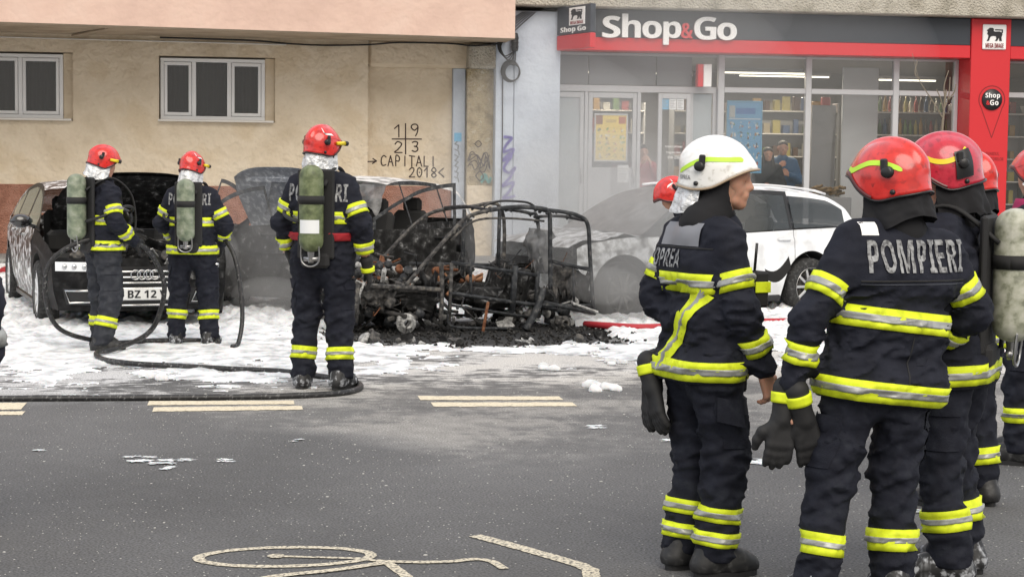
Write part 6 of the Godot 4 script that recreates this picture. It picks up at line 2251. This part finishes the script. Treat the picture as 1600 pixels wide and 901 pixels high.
func build_microcar():
	var o = thing("burnt_microcar", Transform3D(Basis(Vector3.UP, -2.73856), V(-.496, 0, -18.467)), "skeleton of a burnt microcar, bare tube frame in black ash", "car")
	var n := -.62
	var lines = [
		[[V(.87, .47, n), V(.69, .67, n), V(.42, .96, n), V(.22, 1.15, n), V(-.02, 1.22, n)], .02, "burnt_steel", "windscreen_pillar"],
		[[V(-.02, 1.22, n), V(-.26, 1.25, n), V(-.58, 1.24, n), V(-.67, 1.2, n), V(-.685, 1.1, n), V(-.69, .88, n), V(-.70, .42, n)], .026, "burnt_tube", "roof_tube"],
		[[V(-.67, 1.22, n), V(-.85, 1.2, n), V(-1.01, 1.16, n), V(-1.11, 1.07, n), V(-1.14, .75, n), V(-1.19, .17, n)], .024, "burnt_tube", "rear_frame_tube"],
		[[V(-.13, 1.22, n), V(-.12, .66, n)], .019, "burnt_tube", "door_post"],
		[[V(.39, .92, n), V(.15, 1.11, n), V(-.2, 1.14, n), V(-.62, 1.11, n)], .012, "burnt_steel", "window_channel"],
		[[V(.38, .70, n), V(-.56, .56, n)], .022, "burnt_tube", "belt_tube"],
		[[V(-.72, .70, n), V(-1.14, .61, n)], .018, "burnt_tube", "belt_tube"],
		[[V(.40, .40, n), V(-.49, .27, n), V(-1.17, .24, n)], .02, "burnt_tube", "side_tube"],
		[[V(.40, .28, n), V(-.45, .14, n)], .016, "burnt_tube", "side_tube"],
		[[V(-.56, .30, n), V(-1.21, .16, n)], .026, "burnt_tube", "side_tube"],
		[[V(.38, .70, n), V(.40, .12, n)], .022, "burnt_steel", "front_post"],
		[[V(.18, .73, n), V(.17, .35, n)], .018, "burnt_tube", "door_bar"],
		[[V(-.31, .66, n), V(-.28, .21, n)], .03, "burnt_tube", "door_bar"],
		[[V(-.56, .60, n), V(-.54, .28, n)], .024, "burnt_tube", "door_bar"],
		[[V(-.95, .65, n), V(-.97, .25, n)], .014, "burnt_tube", "door_bar"],
		[[V(1.33, .49, n), V(.87, .46, n), V(.48, .43, n)], .03, "burnt_steel", "front_beam"],
		[[V(.49, .70, n), V(.48, .43, n), V(.49, .1, n)], .026, "burnt_steel", "front_post"],
		[[V(1.36, .5, n), V(1.38, .12, n)], .03, "burnt_steel", "front_post"],
		[[V(.41, .19, n), V(.38, .07, n), V(.10, .04, n), V(-.28, .03, n)], .018, "burnt_tube", "fallen_tube"],
		[[V(-.62, .42, n), V(-.52, .2, n - .05), V(-.39, .02, n - .08)], .035, "burnt_tube", "fallen_tube"],
		[[V(.0, .3, n - .04), V(.12, .02, n - .2)], .016, "rust", "fallen_tube"],
		[[V(.0, 1.25, n + .1), V(-.05, 1.28, n + .1), V(-.19, 1.31, n + .1), V(-.45, 1.3, n + .1), V(-.55, 1.26, n + .1)], .014, "black_plastic", "roof_bar"]]
	var f := .62
	lines.append_array([
		[[V(.88, .44, f), V(.59, .77, f), V(.31, 1.04, f), V(.09, 1.17, f), V(-.3, 1.22, f), V(-.67, 1.2, f), V(-.7, .5, f)], .02, "burnt_steel", "windscreen_pillar"],
		[[V(-.67, 1.2, f), V(-1.0, 1.15, f), V(-1.1, 1.05, f), V(-1.18, .2, f)], .022, "burnt_tube", "rear_frame_tube"],
		[[V(-.24, 1.19, f), V(-.22, .3, f)], .02, "burnt_tube", "door_post"],
		[[V(.38, .62, f), V(-1.15, .58, f)], .02, "burnt_tube", "belt_tube"],
		[[V(.4, .3, f), V(-1.2, .22, f)], .022, "burnt_tube", "side_tube"],
		[[V(1.35, .47, f), V(.48, .42, f), V(.45, .1, f)], .028, "burnt_steel", "front_beam"],
		[[V(-.02, 1.22, n), V(-.02, 1.24, 0), V(-.02, 1.21, f)], .02, "burnt_tube", "roof_cross_tube"],
		[[V(-.67, 1.21, n), V(-.67, 1.24, 0), V(-.67, 1.2, f)], .022, "burnt_tube", "roof_cross_tube"],
		[[V(-1.06, 1.12, n), V(-1.08, 1.14, 0), V(-1.06, 1.11, f)], .02, "burnt_tube", "rear_cross_tube"],
		[[V(-1.19, .2, n), V(-1.2, .2, f)], .026, "burnt_tube", "rear_cross_tube"],
		[[V(-1.15, .62, n), V(-1.17, .62, f)], .018, "burnt_tube", "rear_cross_tube"],
		[[V(.87, .47, n), V(.9, .5, 0), V(.88, .45, f)], .024, "burnt_steel", "scuttle_tube"],
		[[V(1.36, .5, n), V(1.4, .5, 0), V(1.36, .48, f)], .026, "burnt_steel", "front_cross_tube"],
		[[V(.4, .2, n), V(.4, .2, f)], .024, "burnt_tube", "floor_cross_tube"],
		[[V(-.3, .18, n), V(-.3, .18, f)], .024, "burnt_tube", "floor_cross_tube"],
		[[V(-.8, .2, n), V(-.8, .2, f)], .024, "burnt_tube", "floor_cross_tube"],
		[[V(.36, .55, -.5), V(.3, .45, 0), V(.36, .58, .5)], .02, "burnt_steel", "dashboard_tube"]])
	for l in lines:
		var st := st_new()
		tube(st, spline(l[0], 5) if l[0].size() > 2 else l[0], l[1] * (1.0 + .12 * (rng.randi() % 3 - 1)), 8)
		if l[1] > .015 and l[3] != "fallen_tube":
			# clips and melted lugs along the tubes
			for i in l[0].size() - 1:
				for k in 3:
					if rng.randf() < .55:
						var p: Vector3 = l[0][i].lerp(l[0][i + 1], rng.randf())
						box(st, p + V(0, -.012, 0), V(.03, .045, .03) * rng.randf_range(.5, 1.1), .004, Basis.from_euler(V(rng.randf(), rng.randf(), rng.randf())))
		obj(l[3], st, M[l[2]], o)
	var mats = [M["burnt"], M["burnt_tube"], M["burnt_steel"], M["burnt"], M["ash_white"], M["burnt_steel"]]
	junk(o, V(.5, .1, -.6), V(1.45, .5, .5), 130, mats, "engine_part", .15)
	junk(o, V(.6, .4, -.55), V(1.3, .72, .45), 60, [M["burnt_steel"], M["ash_white"], M["burnt_tube"], M["rust"]], "engine_part", .11)
	junk(o, V(-1.15, .05, -.6), V(.4, .2, .6), 70, mats, "floor_debris", .13)
	junk(o, V(-1.15, .1, -.6), V(-.6, .38, .6), 26, mats, "rear_axle_part", .14)
	junk(o, V(-.4, .42, .1), V(.25, .56, .5), 16, [M["rust"], M["melt_orange"], M["burnt"]], "seat_remains", .13)
	# wiring that droops through the cage
	for i in 26:
		var a := V(rng.randf_range(-1.1, 1.3), rng.randf_range(.3, .75), rng.randf_range(-.6, .6))
		var b := a + V(rng.randf_range(-.35, .35), rng.randf_range(-.25, .1), rng.randf_range(-.3, .3))
		var ws := st_new()
		tube(ws, spline([a, a.lerp(b, .3) + V(0, -.07, 0), a.lerp(b, .7) + V(.03, -.1, .02), b], 5), rng.randf_range(.003, .007), 5)
		obj("wire", ws, [M["burnt_steel"], M["burnt_tube"], M["rust"]][i % 3], o)
	# sheets that hang torn from the frame
	for q in [[V(-.75, .66, -.5), V(-1.1, .6, -.4), .34, "burnt_steel"], [V(-.9, 1.0, .5), V(-1.1, .98, .2), .5, "glass_sooty"], [V(.3, .66, .3), V(-.1, .6, .5), .35, "burnt_steel"], [V(1.3, .48, -.6), V(.95, .46, -.6), .26, "burnt_steel"], [V(1.0, .66, -.2), V(.7, .7, .3), .2, "ash_white"], [V(-.2, .56, -.55), V(-.5, .52, -.5), .3, "burnt"]]:
		var hs := st_new()
		sheet(hs, 14, 10, func(u, v):
			var e: Vector3 = q[0].lerp(q[1], u)
			var torn: float = q[2] * (.55 + .9 * absf(fold.get_noise_2d(u * 170.0, q[2] * 700.0)))
			return e + V(.09 * fold.get_noise_3d(u * 120.0, v * 120.0, q[2] * 500.0), -v * torn, .12 * v * v * fold.get_noise_2d(u * 90.0, q[2] * 900.0) + .05 * v))
		obj("torn_sheet", hs, M[q[3]], o)
	# charred remains of panels: bulkhead, inner wing, tailgate skin
	for q in [[V(.5, .1, -.55), V(.5, .62, -.6), V(.46, .58, .5), V(.5, .1, .55)], [V(1.38, .1, -.5), V(1.4, .42, -.5), V(1.4, .4, .5), V(1.38, .08, .55)], [V(-1.2, .2, -.55), V(-1.16, .6, -.5), V(-1.17, .55, .2), V(-1.2, .2, .55)], [V(-.7, .2, .55), V(-.72, .62, .6), V(-1.12, .6, .6), V(-1.15, .22, .58)], [V(.5, .35, -.58), V(.9, .42, -.58), V(.9, .3, -.5), V(.55, .2, -.56)]]:
		var ps := st_new()
		sheet(ps, 14, 10, func(u, v):
			var a: Vector3 = q[0].lerp(q[3], u)
			var b: Vector3 = q[1].lerp(q[2], u)
			var hgt: float = v * (1.0 - .45 * maxf(0.0, fold.get_noise_2d(u * 220.0, q[0].x * 90.0)))
			return a.lerp(b, hgt) + V(.05, 0, .03) * fold.get_noise_3d(u * 130.0, v * 130.0, q[0].x * 300.0))
		obj("charred_panel", ps, M["burnt"], o)
	# seat shells and engine block
	var st2 := st_new()
	box(st2, V(-.2, .32, -.3), V(.5, .2, .42), .06)
	box(st2, V(-.48, .42, -.3), V(.12, .4, .38), .05, Basis(Vector3.BACK, .3))
	obj("seat_shell", st2, M["burnt"], o)
	st2 = st_new()
	box(st2, V(-.2, .32, .3), V(.5, .22, .42), .06)
	box(st2, V(-.48, .45, .3), V(.12, .44, .38), .05, Basis(Vector3.BACK, .3))
	obj("seat_shell", st2, M["burnt"], o)
	st2 = st_new()
	box(st2, V(.95, .3, .05), V(.5, .36, .62), .05)
	obj("engine_block", st2, M["burnt"], o)
	# bare brake hubs where the wheels were
	for h in [[V(.86, .11, n - .02), "ash_white", .1], [V(-.85, .07, n - .02), "burnt_steel", .075], [V(.86, .11, .6), "burnt_steel", .1], [V(-.85, .08, .6), "burnt_steel", .08]]:
		st2 = st_new()
		var r: float = h[2]
		var xf := Transform3D(Basis(Vector3.RIGHT, -PI / 2), h[0])
		lathe(st2, [Vector2(r * .33, -.06), Vector2(r * .33, .04), Vector2(r * .42, .05), Vector2(r * .55, .045), Vector2(r * .6, .01), Vector2(r, .005), Vector2(r, -.02), Vector2(r * .5, -.025)], 28, xf)
		for k in 5:
			var a := TAU * k / 5
			tube(st2, [xf * V(cos(a) * r * .7, .0, sin(a) * r * .7), xf * V(cos(a) * r * .7, .03, sin(a) * r * .7)], .008, 6)
		box(st2, h[0] + V(.06, .03, .0), V(.07, .09, .06), .015)
		obj("brake_hub", st2, M[h[1]], o)
	var l := []
	for k in 16:
		st2 = st_new()
		var y := .3 - k * .006
		var a := TAU * k / 8
		l.append(V(.92 + cos(a) * .045, .36 - k * .012, -.5 + sin(a) * .045))
	tube(st2, spline(l, 4), .007, 6)
	obj("coil_spring", st2, M["burnt_steel"], o)

func build_white_car():
	var o = thing("white_estate_car", heading(V(1.9, 0, -20.85), Vector2(-.857, .515)), "white estate car with scorched front standing in smoke", "car")
	var c := {"x0": -2.15, "x1": 2.15, "W": 1.8, "sill": .2, "top": .92, "wheels": [-1.3, 1.33], "rw": .33, "arch": .385, "tumble": .36,
		"belt": [[-2.15, .98], [-1.5, .97], [0, .92], [.9, .9], [1.2, .9], [1.8, .83], [2.15, .68]], "edge": [[-2.12, .99], [-1.95, 1.2], [-1.65, 1.34], [-1.0, 1.4], [-.3, 1.42], [.1, 1.4], [.5, 1.27], [1.15, .9]], "xr": -1.75, "xa": .1, "doors": [-1.05, -.1, .85]}
	car_shell(o, c, M["car_white"], M["car_white_sooty"], M["car_glass"], M["glass_sooty"], M["car_white"])
	for s in [-1.0, 1.0]:
		car_door(o, c, -1.05, -.1, s, M["car_white"], M["car_glass"])
		car_door(o, c, -.1, .85, s, M["car_white_sooty"], M["car_glass"])
		var st := st_new()
		var r = []
		for k in 12:
			var x := lerpf(-1.7, .05, k / 11.0)
			r.append(V(x, edge(c, x) + .045 + .015 * sin(k / 11.0 * PI), s * (gz(c, x, edge(c, x)) - .05)))
		tube(st, r, .014, 6)
		obj("roof_bar", st, M["car_white"], o)
		for i in 2:
			wheel(o, V(c.wheels[i], c.rw - .03, s * .8), s, c.rw, M["rim_silver"] if i == 0 else M["burnt_steel"], M["tyre"] if i == 0 else M["burnt"], 10)
		st = st_new()
		tube(st, [V(.75, .98, s * .95), V(.74, 1.0, s * 1.06)], [.03, .07], 12)
		obj("mirror", st, M["burnt"], o)
	# crumpled bonnet, open headlamp hole, bumper hanging
	var st3 := st_new()
	sheet(st3, 24, 24, func(u, v):
		var x := lerpf(1.0, 2.0, u)
		var w: float = v * 2.0 - 1.0
		return V(x, belt(c, x) + .05 * (1.0 - w * w) + .07 * fold.get_noise_2d(u * 90.0, v * 70.0) + .05 * u * w * w, w * cw(c, x, .8)))
	obj("bonnet", st3, M["car_white_sooty"], o)
	put("front_bumper", end_panel(c, .22, .5, true), M["car_white_sooty"], o)
	put("nose_panel", end_panel(c, .5, .68, true), M["burnt"], o)
	for s in [-1.0, 1.0]: put("headlamp", end_panel(c, .54, .66, true, s * .55, s * .95, .01), M["burnt"], o)
	put("snow_foam", cap_panel(c, -1.7, .05, .068, true), M["foam"], o)

func build_debris():
	# burnt scraps round the microcar, and ash
	var st := st_new()
	for i in 1100:
		var a := rng.randf() * TAU
		var r := sqrt(rng.randf())
		var c := S(2.2 + cos(a) * r * 1.95, rng.randf_range(.0, .02), 17.45 + sin(a) * r * 1.35)
		var s := rng.randf_range(.006, .032)
		box(st, c, V(s * rng.randf_range(.6, 2.2), s * rng.randf_range(.3, .8), s), 0.0, Basis.from_euler(V(rng.randf(), rng.randf() * 6, rng.randf())))
	tag(obj("ash_debris", st, M["ash"], self, STREET), "black ash and charred scraps on the road round the microcar", "debris", "", "stuff")
	var n := 0
	for p in [[.95, 16.75, .2], [1.15, 16.5, .26], [1.5, 16.45, .2], [1.85, 16.4, .18], [2.6, 16.35, .16], [3.05, 16.5, .2], [3.35, 16.7, .18], [1.32, 16.28, .12]]:
		var g = thing("charred_scrap", STREET * Transform3D(Basis(Vector3.UP, rng.randf() * 6), S(p[0], .02, p[1])), "ragged scorched scrap lying on the ash before the microcar", "scrap", "scraps before the microcar")
		junk(g, V(-.5, 0, -.5) * p[2], V(.5, .35, .5) * p[2], 4, [M["burnt"], M["ash_white"], M["burnt_steel"]], "fragment", p[2] * .55)
		n += 1

# ---------------------------------------------------------------- hoses and smoke
func build_hoses():
	var G := func(u, d, y := .02): return STREET * S(u, y, d)
	var st := st_new()
	var pts = [G.call(-5.0, 12.8), G.call(-1.71, 12.79), G.call(-.83, 12.78), G.call(.06, 12.79), G.call(.5, 12.88), G.call(.72, 13.02), G.call(.83, 13.3), G.call(.8, 13.62), G.call(.62, 13.9), G.call(.29, 14.3), G.call(-.1, 14.48), G.call(-.5, 14.6, .03), G.call(-.96, 14.76, .04), G.call(-1.2, 15.1, .04), G.call(-1.27, 15.5, .05), G.call(-1.12, 15.75, .06), V(-3.28, .12, -16.0), V(-3.16, .3, -15.98), V(-3.1, .6, -15.9), V(-3.22, .9, -15.75), V(-3.42, .98, -15.62)]
	tube(st, spline(pts, 10), .023, 10)
	tag(obj("fire_hose", st, M["hose_black"]), "long black fire hose curling over the road to the left firefighter", "hose", "fire hoses")
	st = st_new()
	pts = [V(-3.42, .98, -15.75), V(-3.72, .98, -15.55), V(-4.0, .8, -15.5), V(-4.05, .5, -15.5), V(-3.95, .2, -15.6), V(-3.6, .06, -15.9), V(-3.25, .05, -16.2), V(-2.9, .04, -16.35), V(-2.65, .05, -16.2)]
	tube(st, spline(pts, 10), .021, 10)
	tag(obj("fire_hose", st, M["hose_black"]), "black hose looping low behind the left firefighter's legs", "hose", "fire hoses")
	st = st_new()
	pts = [V(-2.72, .96, -16.5), V(-2.62, .95, -16.35), V(-2.52, .8, -16.25), V(-2.46, .5, -16.2), V(-2.44, .25, -16.15), V(-2.46, .05, -16.05), V(-2.5, .03, -15.95)]
	tube(st, spline(pts, 10), .021, 10)
	tag(obj("fire_hose", st, M["hose_black"]), "black hose hanging from the hand of the pale green tank firefighter", "hose", "fire hoses")
	st = st_new()
	tube(st, spline([G.call(-2.6, 25.5, .05), G.call(-2.95, 25.9, .09), G.call(-3.25, 26.2, .11), G.call(-3.4, 25.7, .09), G.call(-3.1, 25.2, .08), G.call(-2.6, 25.0, .06)], 8), .05, 8)
	tag(obj("fire_hose", st, M["hose_red"]), "red hose bend on the foam behind the black sedan", "hose", "fire hoses")
	st = st_new()
	tube(st, spline([G.call(3.45, 18.15, .04), G.call(3.6, 17.9, .05), G.call(3.9, 17.7, .05), G.call(4.3, 17.8, .05), G.call(5.0, 18.2, .05), G.call(6.0, 18.4, .05)], 8), .035, 8)
	tag(obj("fire_hose", st, M["hose_red"]), "red hose lying in the foam right of the microcar", "hose", "fire hoses")

func build_smoke():
	var n := 0
	for q in [[-2.35, .6, -18.9, 1.3, 1.3, .9, .2], [-2.1, .35, -19.6, 1.6, .9, 1.4, .2], [-2.9, .9, -19.3, .9, 1.6, 1.2, .12], [-3.35, .85, -18.7, .8, .9, .6, .25],
			[1.15, .75, -18.95, 1.9, 1.7, 1.0, .42], [1.5, .5, -18.75, 1.5, 1.1, .9, .36], [.8, 1.0, -20.0, 2.2, 2.2, 1.4, .3], [.2, .7, -20.5, 1.6, 1.4, 1.4, .2], [1.9, 1.1, -19.6, 1.8, 1.5, 1.0, .15],
			[.5, 1.6, -23.6, 3.4, 3.2, 2.4, .12], [1.6, 1.4, -25.2, 3.6, 2.8, 2.6, .13], [1.9, 2.6, -25.8, 4.6, 3.4, 2.8, .065], [.2, .9, -25.2, 4.2, 2.2, 2.8, .08], [3.6, 3.3, -26.3, 5.2, 2.8, 2.4, .06], [2.6, 4.0, -26.5, 3.0, 2.0, 2.0, .06], [1.55, 1.15, -18.6, .7, .45, .5, .5], [.95, .45, -18.3, .8, .4, .5, .6], [-2.5, .3, -18.4, .8, .4, .5, .6], [-3.0, .75, -18.3, .4, .5, .4, .6], [.35, 1.5, -19.2, .9, .6, .6, .3], [1.25, 1.75, -19.8, 1.1, .7, .7, .25], [2.3, .4, -18.9, .9, .5, .5, .45], [-1.9, .25, -18.9, .9, .35, .5, .5]]:
		var f := FogVolume.new()
		f.name = numbered("smoke")
		f.shape = RenderingServer.FOG_VOLUME_SHAPE_ELLIPSOID
		f.size = V(q[3], q[4], q[5])
		f.position = V(q[0], q[1], q[2])
		var m := FogMaterial.new()
		m.density = q[6]
		m.albedo = Color(1, 1, 1)
		f.material = m
		add_child(f)
		tag(f, "pale grey smoke drifting off the burnt cars", "smoke", "smoke", "stuff")

func _ready():
	rng.seed = 20
	fold.seed = 3; fold.frequency = 0.02; fold.fractal_octaves = 3
	fine.seed = 8; fine.frequency = 0.02; fine.fractal_octaves = 3
	lacy.seed = 12; lacy.frequency = 0.03; lacy.fractal_octaves = 5; lacy.fractal_gain = 0.62
	setup()
	make_materials()
	build_ground()
	build_apartments()
	build_shop()
	build_cars()
	build_hoses()
	build_people()
	build_smoke()
